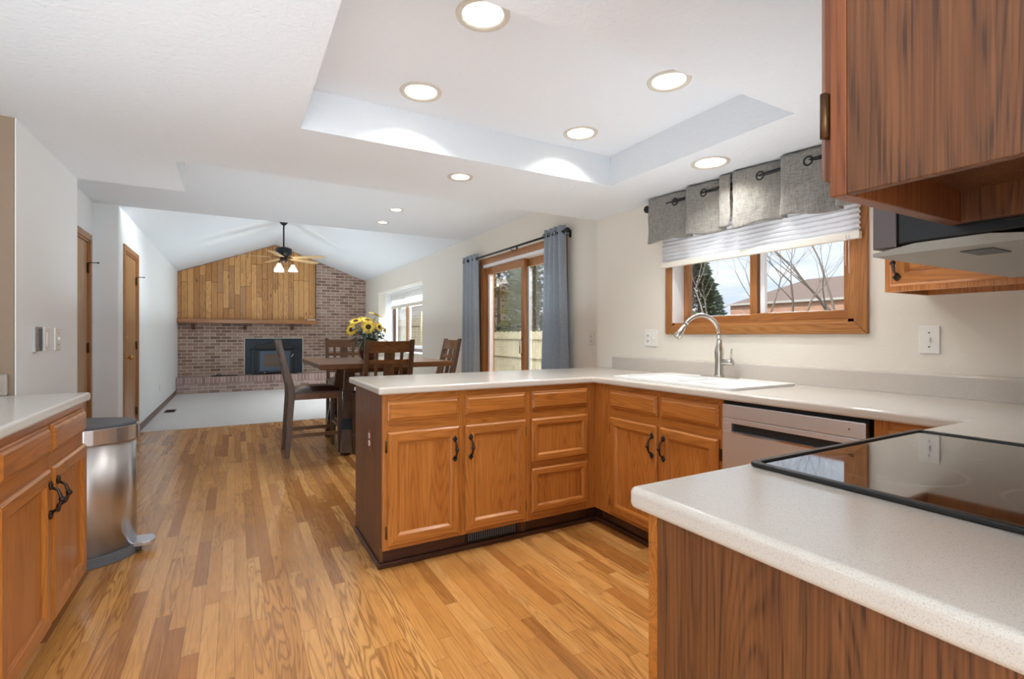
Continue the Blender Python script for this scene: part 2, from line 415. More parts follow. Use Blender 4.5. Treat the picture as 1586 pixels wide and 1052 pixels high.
    def build(s, name, parent=None, bevel=0, seg=2, loc=None, rot=None, solid=0, fix=True):
        me = bpy.data.meshes.new(name); me.from_pydata(s.v, [], s.f)
        for mt in s.mats: me.materials.append(MATS[mt])
        me.polygons.foreach_set('material_index', s.mi); me.polygons.foreach_set('use_smooth', s.sm)
        if fix:
            bm = bmesh.new(); bm.from_mesh(me); bmesh.ops.recalc_face_normals(bm, faces=bm.faces); bm.to_mesh(me); bm.free()
        me.update()
        o = bpy.data.objects.new(name, me); COL.objects.link(o)
        if parent: o.parent = parent
        if loc: o.location = loc
        if rot: o.rotation_euler = rot
        if solid:
            md = o.modifiers.new('solid', 'SOLIDIFY'); md.thickness = solid; md.offset = 0
        if bevel:
            md = o.modifiers.new('bevel', 'BEVEL'); md.width = bevel; md.segments = seg; md.limit_method = 'ANGLE'; md.angle_limit = R(40)
        return o
def tag(o, label=None, cat=None, group=None, kind=None):
    if label: o['label'] = label
    if cat: o['category'] = cat
    if group: o['group'] = group
    if kind: o['kind'] = kind
    return o
def thing(name, label, cat, loc=(0, 0, 0), rz=0, group=None):
    o = bpy.data.objects.new(name, None); COL.objects.link(o); o.empty_display_size = .1
    o.location = loc; o.rotation_euler = (0, 0, rz)
    return tag(o, label, cat, group)
def struct(o): o['kind'] = 'structure'; return o
def copy_tree(o, parent=None):
    c = o.copy(); COL.objects.link(c); c.parent = parent
    for ch in list(o.children): copy_tree(ch, c)
    return c
def plate(name, outer, holes, z0, z1, mat, bevel=0, parent=None):
    """horizontal plate with real holes, from a filled 2D curve"""
    cu = bpy.data.curves.new(name + '_c', 'CURVE'); cu.dimensions = '2D'; cu.fill_mode = 'BOTH'; cu.extrude = (z1 - z0) / 2
    for lp in [outer] + holes:
        sp = cu.splines.new('POLY'); sp.points.add(len(lp) - 1); sp.use_cyclic_u = True
        for i, p in enumerate(lp): sp.points[i].co = (p[0], p[1], 0, 1)
    co = bpy.data.objects.new(name + '_c', cu); COL.objects.link(co)
    dg = bpy.context.evaluated_depsgraph_get(); me = bpy.data.meshes.new_from_object(co.evaluated_get(dg))
    bpy.data.objects.remove(co); me.name = name
    for v_ in me.vertices: v_.co.z += (z0 + z1) / 2
    bm = bmesh.new(); bm.from_mesh(me); bmesh.ops.remove_doubles(bm, verts=bm.verts, dist=1e-5)
    bmesh.ops.dissolve_limit(bm, angle_limit=R(1), verts=bm.verts, edges=bm.edges) if bevel else None
    bmesh.ops.recalc_face_normals(bm, faces=bm.faces); bm.to_mesh(me); bm.free()
    me.materials.clear(); me.materials.append(MATS[mat])
    for p in me.polygons: p.use_smooth = False; p.material_index = 0
    o = bpy.data.objects.new(name, me); COL.objects.link(o)
    if parent: o.parent = parent
    if bevel:
        md = o.modifiers.new('bevel', 'BEVEL'); md.width = bevel; md.segments = 5; md.limit_method = 'ANGLE'; md.angle_limit = R(60)
    return o
def circ(x, y, r, n=32): return [(x + r * math.cos(2 * PI * k / n), y + r * math.sin(2 * PI * k / n)) for k in range(n)]
def rrect(x0, y0, x1, y1, r, n=5):
    pts = []
    for cx_, cy_, a in ((x1 - r, y0 + r, -90), (x1 - r, y1 - r, 0), (x0 + r, y1 - r, 90), (x0 + r, y0 + r, 180)):
        for k in range(n + 1):
            th = R(a + 90 * k / n); pts.append((cx_ + r * math.cos(th), cy_ + r * math.sin(th)))
    return pts

# ------------------------------------------------------------------ key dimensions
Z1, ZT, Z2, ZR = 2.10, 2.285, 2.46, 3.16
XK, XD, XL, XN = 2.575, 2.75, -1.01, -.82
YS, YV, YB = 3.20, 6.25, 12.15
RX = .79

# ------------------------------------------------------------------ structure
struct(MB().box(-1.5, -2.62, -.08, 3.0, 7.40, 0, 'oak_floor').build('floor'))
struct(MB().box(-1.2, 7.40, -.08, 3.0, 12.5, 0.004, 'carpet').build('floor'))
# right wall of the kitchen with the window opening, thicker than the dining wall
KW = dict(y0=1.275, y1=2.395, z0=1.235, z1=1.99)
XW = 2.72
m_ = MB()
m_.box(XK, -2.62, 0, XW, KW['y0'], 2.6, 'wall_paint').box(XK, KW['y1'], 0, XW, 3.05, 2.6, 'wall_paint').box(XK, 3.05, 0, 2.90, YS, 2.6, 'wall_paint')
m_.box(XK, KW['y0'], 0, XW, KW['y1'], KW['z0'], 'wall_paint').box(XK, KW['y0'], KW['z1'], XW, KW['y1'], 2.6, 'wall_paint')
struct(m_.build('wall_right'))
SD = dict(y0=3.93, y1=5.70, z1=2.05)
FW = dict(y0=8.03, y1=10.93, z0=.85, z1=2.085)
m_ = MB(); X2 = 2.90
m_.box(XD, YS, 0, X2, SD['y0'], 2.5, 'wall_paint').box(XD, SD['y0'], SD['z1'], X2, SD['y1'], 2.5, 'wall_paint')
m_.box(XD, SD['y1'], 0, X2, FW['y0'], 2.5, 'wall_paint')
m_.box(XD, FW['y0'], 0, X2, FW['y1'], FW['z0'], 'wall_paint').box(XD, FW['y0'], FW['z1'], X2, FW['y1'], 2.5, 'wall_paint')
m_.box(XD, FW['y1'], 0, X2, YB + .1, 2.5, 'wall_paint')
struct(m_.build('wall_right'))
# deep reveal of the family room window
m_ = MB()
m_.box(X2, FW['y0'] - .06, FW['z0'] - .06, 3.12, FW['y1'] + .06, FW['z0'], 'wall_white').box(X2, FW['y0'] - .06, FW['z1'], 3.12, FW['y1'] + .06, FW['z1'] + .06, 'wall_white')
m_.box(X2, FW['y0'] - .06, FW['z0'], 3.12, FW['y0'], FW['z1'], 'wall_white').box(X2, FW['y1'], FW['z0'], 3.12, FW['y1'] + .06, FW['z1'], 'wall_white')
struct(m_.build('trim_1'))
# walls on the left
struct(MB().box(-1.34, -2.62, 0, -1.22, 2.9, 2.5, 'wall_white').build('wall_left'))
struct(MB().box(-1.34, 2.905, 0, XN, 3.86, 2.5, 'wall_white').build('wall_left'))
struct(MB().box(-1.34, 2.895, 0, XN - .004, 2.905, 2.5, 'wall_shaded').build('wall_left'))
m_ = MB()
m_.box(-1.34, 3.86, 0, -1.20, 5.32, 2.5, 'wall_white').box(-1.34, 6.04, 0, -1.20, YV, 2.5, 'wall_white').box(-1.34, 5.32, 2.06, -1.20, 6.04, 2.5, 'wall_white')
struct(m_.build('wall_left'))
m_ = MB()
m_.box(-1.34, 6.22, 0, XL, 6.53, 2.5, 'wall_white').box(-1.15, 6.53, 2.06, XL, 7.30, 2.5, 'wall_white').box(-1.15, 7.30, 0, XL, YB + .1, 2.5, 'wall_white')
struct(m_.build('wall_left'))
# back wall: brick gable
def roof_z(x): return Z2 + (ZR - Z2) * ((x - XL) / (RX - XL) if x < RX else (XD - x) / (XD - RX))
struct(MB().prism([(XL - .1, 0), (XD + .1, 0), (XD + .1, Z2 + .1), (RX, ZR + .1), (XL - .1, Z2 + .1)], YB, YB + .2, 1, 'brick_wall').build('wall_back'))
# wall behind the cooktop counter, and the end of the room behind the camera with a wide opening added for light
struct(MB().box(.63, -.14, 0, XK, -.012, Z1, 'wall_paint').build('wall_front'))
m_ = MB()
m_.box(-1.34, -2.62, 0, -.95, -2.5, Z1, 'wall_white').box(1.55, -2.62, 0, XK, -2.5, Z1, 'wall_white').box(-.95, -2.62, 0, 1.55, -2.5, .25, 'wall_white')
struct(m_.build('wall_rear'))
# ceilings
TR = (.26, 1.25, 2.05, 2.42)
CANS_T = [(.755, 1.564, .075), (.746, 2.198, .075), (1.664, 1.575, .075), (1.67, 2.222, .075)]
CANS_L = [(2.24, 1.828, .080), (1.159, 2.706, .055)]
CANS_D = [(1.453, 5.06, .055), (1.480, 5.70, .055)]
outer = [(-1.36, -2.64), (2.92, -2.64), (2.92, YS), (-.28, YS), (-.28, 3.85), (-1.36, 3.85)]
tr = [(TR[0], TR[1]), (TR[2], TR[1]), (TR[2], TR[3]), (TR[0], TR[3])]
struct(plate('ceiling', outer, [tr] + [circ(x, y, r) for x, y, r in CANS_L], Z1, 2.55, 'ceiling_paint'))
struct(plate('ceiling', [(TR[0] - .0, TR[1]), (TR[2], TR[1]), (TR[2], TR[3]), (TR[0], TR[3])], [circ(x, y, r) for x, y, r in CANS_T], ZT, ZT + .15, 'ceiling_paint'))
struct(plate('ceiling', [(-1.36, YS - .0), (2.92, YS), (2.92, YV), (-1.36, YV)], [circ(x, y, r) for x, y, r in CANS_D], Z2, Z2 + .15, 'ceiling_paint'))
struct(MB().prism([(XL - .15, Z2 - .055), (RX, ZR), (XD + .15, Z2 - .05), (XD + .15, ZR + .2), (XL - .15, ZR + .2)], YV, YB + .2, 1, 'ceiling_paint').build('ceiling'))
# baseboards
struct(MB().box(XL, 7.38, .004, XL + .013, 11.74, .085, 'dark_trim_y').build('baseboard_left', bevel=.003))
struct(MB().box(XL, 6.22, .0, XL + .013, 6.455, .085, 'dark_trim_y').build('baseboard_left', bevel=.003))
struct(MB().box(-1.20, 6.207, .0, XL + .013, 6.22, .085, 'wall_white').build('baseboard_left', bevel=.003))
struct(MB().box(XD - .013, 5.80, 0, XD, 11.74, .085, 'dark_trim_y').build('baseboard_right', bevel=.003))
struct(MB().box(XD - .013, YS, 0, XD, 3.86, .085, 'dark_trim_y').build('baseboard_right', bevel=.003))

# ------------------------------------------------------------------ doors on the left
def int_door(name, xw, y0, y1, knob=True):
    """slab door in a wall facing +X; y0 near, y1 far; outer casing edges"""
    d = MB()
    for a, b_ in ((y0, y0 + .06), (y1 - .06, y1)): d.box(xw, a, 0, xw + .016, b_, 2.06, 'oak_trim_v')
    d.box(xw, y0, 2.06, xw + .016, y1, 2.12, 'oak_trim_y')
    d.box(xw - .10, y0 + .06, 0, xw + .006, y0 + .078, 2.06, 'oak_trim_v').box(xw - .10, y1 - .078, 0, xw + .006, y1 - .06, 2.06, 'oak_trim_v').box(xw - .10, y0 + .06, 2.042, xw + .006, y1 - .06, 2.06, 'oak_trim_y')
    fr = struct(d.build(name, bevel=.003))
    MB().box(xw - .045, y0 + .08, .01, xw - .008, y1 - .08, 2.04, 'door_v').build('door_slab', fr, .002)
    for z in (.28, 1.05, 1.80):
        h = MB(); h.box(xw - .008, y1 - .105, z - .045, xw - .004, y1 - .08, z + .045, 'hinge_bronze'); h.tube([(xw + .002, y1 - .079, z - .047), (xw + .002, y1 - .079, z + .047)], .006, 'hinge_bronze', 8); h.build('hinge', fr)
    h = MB(); h.tube([(xw + .002, y1 - .079, 1.85), (xw + .03, y1 - .079, 1.852), (xw + .065, y1 - .06, 1.855)], .004, 'bronze', 8); h.lathe([(.0, 0), (.008, .002), (.008, .012), (0, .014)], 'bronze', (xw + .064, y1 - .06, 1.855), 0, 10, cap=False); h.build('door_stop', fr)
    if knob:
        k = MB(); k.lathe([(.03, 0), (.03, .006), (.012, .012), (.011, .035), (.026, .045), (.028, .06), (.02, .07), (0, .073)], 'brass', (xw - .008, y0 + .15, .93), 0, 20); k.build('knob', fr)
        k = MB(); k.lathe([(.026, 0), (.026, .01), (.018, .02), (0, .021)], 'brass', (xw - .008, y0 + .15, 1.135), 0, 18); k.build('deadbolt', fr)
    return fr
int_door('door_2', -1.20, 5.26, 6.10, knob=False)
int_door('door_3', XL, 6.47, 7.36)

# ------------------------------------------------------------------ kitchen window (window_1)
y0, y1, z0, z1 = 1.275, 2.395, 1.235, 1.99
cw = .06
fm = MB()
for zz0, zz1 in ((z0 - cw, z0), (z1, z1 + cw)):
    s_ = 1 if zz0 < z0 else -1
fm.prism([(y0 - cw, z0 - cw), (y1 + cw, z0 - cw), (y1, z0), (y0, z0)], XK - .018, XK, 0, 'oak_trim_y')
fm.prism([(y0, z1), (y1, z1), (y1 + cw, z1 + cw), (y0 - cw, z1 + cw)], XK - .018, XK, 0, 'oak_trim_y')
fm.prism([(y0 - cw, z0 - cw), (y0, z0), (y0, z1), (y0 - cw, z1 + cw)], XK - .018, XK, 0, 'oak_trim_v')
fm.prism([(y1, z0), (y1 + cw, z0 - cw), (y1 + cw, z1 + cw), (y1, z1)], XK - .018, XK, 0, 'oak_trim_v')
win = struct(fm.build('window_1', bevel=.005, seg=3))
jb = MB()
jb.box(XK - .012, y0, z0, XK + .10, y0 + .026, z1, 'oak_trim_v').box(XK - .012, y1 - .016, z0, XK + .10, y1, z1, 'white_vinyl')
jb.box(XK - .012, y0, z0, XK + .10, y1, z0 + .014, 'oak_trim_y').box(XK - .012, y0, z1 - .016, XK + .10, y1, z1, 'oak_trim_y')
jb.build('window_jamb', win)
def sash(name, x, ya, yb, za, zb, mv, my, sw=.05, d=.035, par=win, gmat='glass'):
    s_ = MB(); s_.box(x, ya, za, x + d, yb, za + sw, my).box(x, ya, zb - sw, x + d, yb, zb, my)
    s_.box(x, ya, za + sw, x + d, ya + sw, zb - sw, mv).box(x, yb - sw, za + sw, x + d, yb, zb - sw, mv)
    o = s_.build(name, par, .003)
    MB().box(x + d * .45, ya + sw * .9, za + sw * .9, x + d * .55, yb - sw * .9, zb - sw * .9, gmat).build('pane', o)
    return o
sash('window_sash', XK + .035, 1.30, 1.855, z0 + .015, z1 - .02, 'oak_trim_v', 'oak_trim_y', .045)
sash('window_sash', XK + .075, 1.80, 2.375, z0 + .015, z1 - .02, 'oak_trim_v', 'oak_trim_y', .042)
vy = MB().box(XK + .05, 1.770, z0 + .05, XK + .072, 1.800, z1 - .05, 'white_vinyl'); vy.build('vinyl_strip', win, .002)

# ------------------------------------------------------------------ sliding patio door (door_1)
d = MB()
d.box(XD - .018, SD['y0'] - .07, 0, XD, SD['y0'], SD['z1'] + .075, 'oak_trim_v').box(XD - .018, SD['y1'], 0, XD, SD['y1'] + .07, SD['z1'] + .075, 'oak_trim_v').box(XD - .018, SD['y0'], SD['z1'], XD, SD['y1'], SD['z1'] + .075, 'oak_trim_y')
sl = struct(d.build('door_1', bevel=.004))
j = MB()
j.box(XD - .01, SD['y1'] - .02, 0, X2, SD['y1'], SD['z1'], 'oak_trim_v').box(XD - .01, SD['y0'], 0, X2, SD['y0'] + .02, SD['z1'], 'oak_trim_v').box(XD - .01, SD['y0'], SD['z1'] - .035, X2, SD['y1'], SD['z1'], 'white_vinyl').box(XD - .01, SD['y0'], 0, X2, SD['y1'], .03, 'oak_trim_y')
j.build('door_jamb', sl)
def dpanel(x, ya, yb, par):
    s_ = MB(); za, zb = .03, SD['z1'] - .036; sw = .085
    s_.box(x, ya, za, x + .04, yb, za + .12, 'oak_trim_y').box(x, ya, zb - sw, x + .04, yb, zb, 'oak_trim_y')
    s_.box(x, ya, za + .12, x + .04, ya + sw * .8, zb - sw, 'oak_trim_v').box(x, yb - sw * .8, za + .12, x + .04, yb, zb - sw, 'oak_trim_v')
    o = s_.build('door_panel', par, .003)
    MB().box(x + .018, ya + .06, za + .11, x + .022, yb - .06, zb - sw + .01, 'glass').build('pane', o)
    q = MB().box(x - .002, yb - .115, za + .12, x + .010, yb - .070, zb - sw, 'white_vinyl'); q.build('weather_strip', o)
    return o
p1 = dpanel(XD + .03, 4.72, 5.67, sl); p2 = dpanel(XD + .085, 3.96, 4.82, sl)
hh = MB(); hh.tube([(XD + .03, 4.755, .95), (XD - .005, 4.755, .97), (XD - .005, 4.755, 1.11), (XD + .03, 4.755, 1.13)], .008, 'nickel', 8); hh.build('door_handle', p1)

# ------------------------------------------------------------------ family room window (window_2)
wx = 3.07
f2 = MB(); a0, a1, b0, b1 = FW['y0'], FW['y1'], FW['z0'], FW['z1']
f2.box(wx, a0, b0, wx + .05, a1, b0 + .055, 'dark_trim_y').box(wx, a0, b1 - .05, wx + .05, a1, b1, 'dark_trim_y').box(wx, a0, b0 + .055, wx + .05, a0 + .05, b1 - .05, 'dark_trim_y').box(wx, a1 - .06, b0 + .055, wx + .05, a1, b1 - .05, 'dark_trim_y')
w2 = struct(f2.build('window_2', bevel=.003))
sash('window_sash', wx + .04, 9.86, a1 - .06, b0 + .055, b1 - .05, 'white_vinyl', 'white_vinyl', .045, par=w2)
sash('window_sash', wx + .002, a0 + .05, 9.99, b0 + .055, b1 - .05, 'oak_trim_v', 'white_vinyl', .06, par=w2)

# ------------------------------------------------------------------ cabinets
def ring_panel(mb, x0, z0, x1, z1, yf, prof, mv, mx, my=None):
    """front facing -y: nested rectangular rings (inset, projection from yf)"""
    rings = []
    for ins, pr in prof:
        a, b_, c_, d_ = x0 + ins, z0 + ins, x1 - ins, z1 - ins
        rings.append([(a, yf - pr, b_), (c_, yf - pr, b_), (c_, yf - pr, d_), (a, yf - pr, d_)])
    for r0, r1 in zip(rings, rings[1:]):
        for k in range(4):
            k2 = (k + 1) % 4
            mb.add([r0[k], r0[k2], r1[k2], r1[k]], [(0, 1, 2, 3)], mx if k in (0, 2) else mv)
    mb.add(rings[-1], [(0, 1, 2, 3)], my or mv)
    mb.add(rings[0], [(0, 3, 2, 1)], mv)
DOORP = [(0, 0), (0, .012), (.008, .020), (.046, .020), (.051, .018), (.062, .007), (.066, .007)]
DRAWP = [(0, 0), (0, .008), (.004, .012), (.010, .013), (.018, .020)]
PANP = [(0, 0), (0, .012), (.009, .020), (.034, .020), (.040, .017), (.048, .008), (.050, .008)]
def pull(parent, x, z, yf, mat='bronze'):
    """curved drop pull with leaf shaped ends"""
    h = MB(); L = .088
    h.tube([(x, yf - .006, z - L / 2), (x, yf - .024, z - L / 2 + .012), (x, yf - .034, z), (x, yf - .024, z + L / 2 - .012), (x, yf - .006, z + L / 2)], [.005, .005, .0065, .005, .005], mat, 8)
    h.lathe([(0, -.010), (.008, -.007), (.0105, 0), (.008, .007), (0, .010)], mat, (x, yf - .034, z), 2, 10, cap=False)
    for s_ in (-1, 1):
        zz = z + s_ * L / 2
        for dx, dz, r in ((0, 0, .009), (-.008, s_ * .008, .0065), (.008, s_ * .008, .0065), (0, s_ * .018, .0065), (-.005, s_ * .014, .005), (.005, s_ * .014, .005)):
            h.lathe([(0, -.006), (r * .8, -.003), (r, 0), (r * .8, .003), (0, .006)], mat, (x + dx, yf - .004, zz + dz), 1, 8, cap=False)
    return h.build('pull', parent)
def hinge(parent, x, z, yf):
    h = MB(); h.box(x - .004, yf - .006, z - .028, x + .010, yf - .001, z + .028, 'hinge_bronze'); h.tube([(x - .001, yf - .008, z - .03), (x - .001, yf - .008, z + .03)], .0045, 'hinge_bronze', 8)
    return h.build('hinge', parent)
def cabinet(label, loc, rz, W, D=.60, H=.876, fronts=(), side_l='veneer_v', side_r='veneer_v', toe=True, group=None, name='base_cabinet', z0=.0, cut_toe_panel=True, ends=(True, True)):
    t_ = thing(name, label, 'cabinet', loc, rz, group)
    c = MB(); tz = .105
    # face frame and body
    edges = sorted(set([0.0] + [f[1] + .012 for f in fronts] + [f[3] - .012 for f in fronts] + [W]))
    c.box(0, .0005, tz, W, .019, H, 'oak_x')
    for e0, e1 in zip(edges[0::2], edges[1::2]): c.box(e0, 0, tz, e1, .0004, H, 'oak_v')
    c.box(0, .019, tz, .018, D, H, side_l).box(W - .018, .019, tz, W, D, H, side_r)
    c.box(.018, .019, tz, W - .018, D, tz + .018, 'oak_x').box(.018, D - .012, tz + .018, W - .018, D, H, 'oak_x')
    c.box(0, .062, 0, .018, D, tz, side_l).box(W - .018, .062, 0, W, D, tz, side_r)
    c.build('body', t_)
    k = MB(); k.box(.018, .055, 0.001, W - .018, .067, tz, 'toe_dark'); k.build('toe_kick', t_)
    for it in fronts:
        kind, xa, za, xb, zb = it[:5]
        if kind == 'door':
            mb = MB(); ring_panel(mb, xa, za, xb, zb, 0, DOORP, 'oak_v', 'oak_x'); dr = mb.build('door', t_)
            side = it[5]
            px = (xb - .028) if side == 'r' else (xa + .028)
            hx = xa - .004 if side == 'r' else xb - .002
            if len(it) > 6: pull(dr, px, it[6], -.020)
            for hz in (za + .07, zb - .07): hinge(dr, hx, hz, 0)
        elif kind == 'drawer':
            mb = MB(); ring_panel(mb, xa, za, xb, zb, 0, DRAWP, 'oak_x', 'oak_x'); mb.build('drawer', t_)
        elif kind == 'deep':
            mb = MB(); ring_panel(mb, xa, za, xb, zb, 0, PANP, 'oak_v', 'oak_x'); mb.build('drawer', t_)
    return t_
DZ0, DZ1, RZ0, RZ1 = .125, .690, .742, .846
YF, XF = 2.450, 1.950
# peninsula: two door unit, origin at its left front corner
pen = cabinet('two-door oak base cabinet at the free end of the peninsula, sunlit floor before it', (.635, YF, 0), 0, .838, .62, fronts=[
    ('drawer', .021, RZ0, .402, RZ1), ('drawer', .438, RZ0, .812, RZ1),
    ('door', .021, DZ0, .402, DZ1, 'r', .575), ('door', .438, DZ0, .812, DZ1, 'l', .575)])
pen['label'] = 'two-door oak base cabinet at the free end of the peninsula'
dr3 = cabinet('narrow oak cabinet with a stack of three drawers beside the inside corner', (1.473, YF, 0), 0, .4775, .62, fronts=[
    ('drawer', .012, RZ0, .415, RZ1), ('deep', .012, .442, .415, .690), ('deep', .012, .150, .415, .405)])
# sink base cabinet on the right run; local +x runs toward the camera
sb = cabinet('oak sink base cabinet with two doors and false drawer fronts', (XF + .001, 2.449, 0), R(-90), .930, .60, fronts=[
    ('drawer', .156, RZ0, .531, RZ1), ('drawer', .556, RZ0, .914, RZ1),
    ('door', .156, DZ0, .531, DZ1, 'r', .585), ('door', .556, DZ0, .914, DZ1, 'l', .585)])
q = MB(); q.box(1.951, 2.4495, .105, 2.50, 2.53, .876, 'oak_v'); q.box(2.004, 2.4495, .001, 2.016, 2.505, .105, 'toe_dark').box(1.94, 2.505, .001, 2.016, 2.517, .105, 'toe_dark')
fl = q.build('corner_filler'); tag(fl, 'oak filler post in the inside corner between the drawer stack and sink cabinet', 'cabinet filler')
fc = cabinet('small oak cabinet right of the steel dishwasher, mostly hidden by the cooktop counter', (XF, .905, 0), R(-90), .29, .60, fronts=[
    ('drawer', .045, RZ0, .27, RZ1), ('door', .045, DZ0, .27, DZ1, 'r', .6)])
# cooktop run, faces +Y
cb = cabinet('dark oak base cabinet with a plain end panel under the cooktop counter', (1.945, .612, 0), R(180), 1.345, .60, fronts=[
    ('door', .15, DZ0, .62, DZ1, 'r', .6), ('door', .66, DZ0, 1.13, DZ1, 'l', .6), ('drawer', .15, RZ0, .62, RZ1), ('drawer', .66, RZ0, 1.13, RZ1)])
# left run, faces +X
lc = cabinet('light oak base cabinet beside the steel bin, two doors with dark pulls', (-.592, 1.895, 0), R(90), .978, .60, fronts=[
    ('drawer', .022, RZ0, .470, RZ1), ('drawer', .500, RZ0, .958, RZ1),
    ('door', .022, DZ0, .470, DZ1, 'r', .585), ('door', .500, DZ0, .958, DZ1, 'l', .585)])
# end panels to the floor with shoe moulding on the peninsula
sh = MB(); sh.box(.623, 2.50, .0, .635, 3.07, .028, 'toe_dark').box(.623, 2.488, 0, 1.99, 2.504, .028, 'toe_dark').box(1.990, .95, 0, 2.004, 2.504, .028, 'toe_dark')
struct(sh.build('trim_2', bevel=.005))
# return corner fillers
# floor register in the toe kick
vt = thing('toe_kick_register', 'black slotted air register in the toe kick under the peninsula', 'air vent', (1.10, 2.5045, .032))
q = MB(); q.box(0, 0, 0, .33, .0005, .062, 'black_metal'); q.box(0, -.004, 0, .33, 0, .008, 'black_metal').box(0, -.004, .054, .33, 0, .062, 'black_metal').box(0, -.004, .008, .012, 0, .054, 'black_metal').box(.318, -.004, .008, .33, 0, .054, 'black_metal'); q.build('frame', vt)
q = MB()
for i in range(22): q.box(.018 + i * .0137, -.003, .008, .024 + i * .0137, 0, .054, 'dark_grey')
q.build('slats', vt)

# ------------------------------------------------------------------ worktops
SK = (2.005, 1.52, 2.475, 2.32)
top = plate('countertop', [(.61, 3.155), (.61, 2.424), (1.922, 2.424), (1.922, .645), (.585, .645), (.585, 0.0), (XK - .001, 0.0), (XK - .001, 3.155)],
            [[(SK[0], SK[1]), (SK[2], SK[1]), (SK[2], SK[3]), (SK[0], SK[3])]], .877, .914, 'laminate', bevel=.011)
tag(top, 'pale speckled laminate countertop wrapping from the peninsula past the sink to the cooktop', 'countertop')
bs = MB(); bs.prism([(XK - .001, .9145), (XK - .001, 1.008), (XK - .010, 1.014), (XK - .022, 1.010), (XK - .026, 1.0), (XK - .026, .925), (XK - .030, .9145)], 0, 0, 1, 'laminate')
bs = MB(); prof = [(XK - .001, .9145), (XK - .001, 1.010), (XK - .012, 1.012), (XK - .022, 1.008), (XK - .025, 1.0), (XK - .026, .9145)]
bs.prism(prof, .003, 2.99, 1, 'laminate'); bs.build('backsplash', top)
ltop = plate('countertop', [(-1.217, .55), (-.565, .55), (-.565, 2.885), (-1.217, 2.885)], [], .877, .914, 'laminate_left', bevel=.011)
tag(ltop, 'off-white countertop on the left above the steel bin side cabinets', 'countertop')
q = MB(); q.box(-1.215, 2.868, .9145, -.838, 2.890, 1.005, 'laminate_shaded'); q.build('side_splash', ltop, .004)

# ------------------------------------------------------------------ sink
sk = thing('kitchen_sink', 'white double bowl sink set into the counter under the window', 'sink', (1.985, 1.50, .914))
SW, SL = .505, .84  # x, y
q = MB()
H1 = rrect(.055, .055, .40, .405, .05); H2 = rrect(.055, .435, .40, .785, .05)
rim = plate('rim', rrect(0, 0, SW, SL, .035), [H1, H2], .0005, .012, 'sink_enamel', bevel=.005, parent=sk)
for Hh, nm in ((H1, 'bowl'), (H2, 'bowl')):
    q = MB(); cx_ = sum(p[0] for p in Hh) / len(Hh); cy_ = sum(p[1] for p in Hh) / len(Hh); n = len(Hh)
    vs = []
    for sc, z in ((1.0, .006), (.985, -.02), (.95, -.14), (.88, -.165), (.2, -.172)):
        vs += [(cx_ + (p[0] - cx_) * sc, cy_ + (p[1] - cy_) * sc, z) for p in Hh]
    fs = [(r * n + k, r * n + (k + 1) % n, (r + 1) * n + (k + 1) % n, (r + 1) * n + k) for r in range(4) for k in range(n)] + [tuple(range(4 * n, 5 * n))]
    q.add(vs, fs, 'sink_enamel', True); bw = q.build(nm, sk, solid=.003)
    q = MB(); q.lathe([(.038, 0), (.036, .004), (.02, .003), (0, .002)], 'nickel', (cx_, cy_, -.170), 2, 20); q.build('drain', bw)
# faucet
fa = thing('kitchen_faucet', 'brushed nickel gooseneck faucet standing on the sink deck', 'faucet', (2.448, 1.935, .9262))
q = MB(); pts = rrect(-.028, -.125, .028, .125, .026); q.prism(pts, 0, .006, 2, 'nickel'); q.build('base_plate', fa, .002)
q = MB(); q.lathe([(.027, .006), (.027, .012), (.024, .03), (.0235, .10), (.026, .14), (.024, .165), (.017, .19), (.014, .215)], 'nickel', (0, 0, 0), 2, 24); q.build('body', fa)
dirv = Vector((-.92, .36, 0)).normalized(); pts = [(0, 0, .20)]
Rr = .112
pts.append((0, 0, .245))
for k in range(0, 15):
    th = PI - k * (PI * 0.83) / 14
    pts.append(tuple(dirv * (Rr + Rr * math.cos(th)) + Vector((0, 0, .245 + Rr * math.sin(th)))))
q = MB(); q.tube(pts, .0125, 'nickel', 14); q.build('spout', fa)
e = Vector(pts[-1]); dd = (Vector(pts[-1]) - Vector(pts[-2])).normalized()
q = MB(); q.tube([e - dd * .005, e + dd * .02, e + dd * .045, e + dd * .085, e + dd * .088], [.0135, .0145, .019, .024, .021], 'nickel', 18); q.build('spray_head', fa)
q = MB(); hd = Vector((.25, -1, 0)).normalized()
q.tube([Vector((0, 0, .088)), Vector((0, 0, .088)) + hd * .055, Vector((0, 0, .088)) + hd * .078], [.017, .017, .019], 'nickel', 16)
q.tube([Vector((0, 0, .095)) + hd * .068, Vector((0, 0, .150)) + hd * .070, Vector((0, 0, .168)) + hd * .072], [.006, .0045, .005], 'nickel', 10); q.build('lever', fa)

# ------------------------------------------------------------------ dishwasher
dw = thing('dishwasher', 'stainless steel dishwasher with a pocket handle under the right counter', 'dishwasher', (XF, 1.513, 0), R(-90))
q = MB(); W = .598; q.box(.004, .0, .105, W - .004, .56, .872, 'dark_gap'); q.build('body', dw)
q = MB(); q.box(.006, -.022, .802, W - .006, -.001, .860, 'steel_h'); q.build('control_panel', dw, .002)
q = MB(); q.box(.006, -.022, .115, W - .006, -.001, .688, 'steel_h').box(.006, -.022, .735, W - .006, -.001, .799, 'steel_h')
q.box(.006, -.022, .688, .055, -.001, .735, 'steel_h').box(W - .055, -.022, .688, W - .006, -.001, .735, 'steel_h')
q = MB(); PZ0, PZ1 = .742, .778
q.box(.006, -.022, .115, W - .006, -.001, PZ0, 'steel_h').box(.006, -.022, PZ1, W - .006, -.001, .800, 'steel_h')
q.box(.006, -.022, PZ0, .052, -.001, PZ1, 'steel_h').box(W - .075, -.022, PZ0, W - .006, -.001, PZ1, 'steel_h')
q.build('door', dw, .0015)
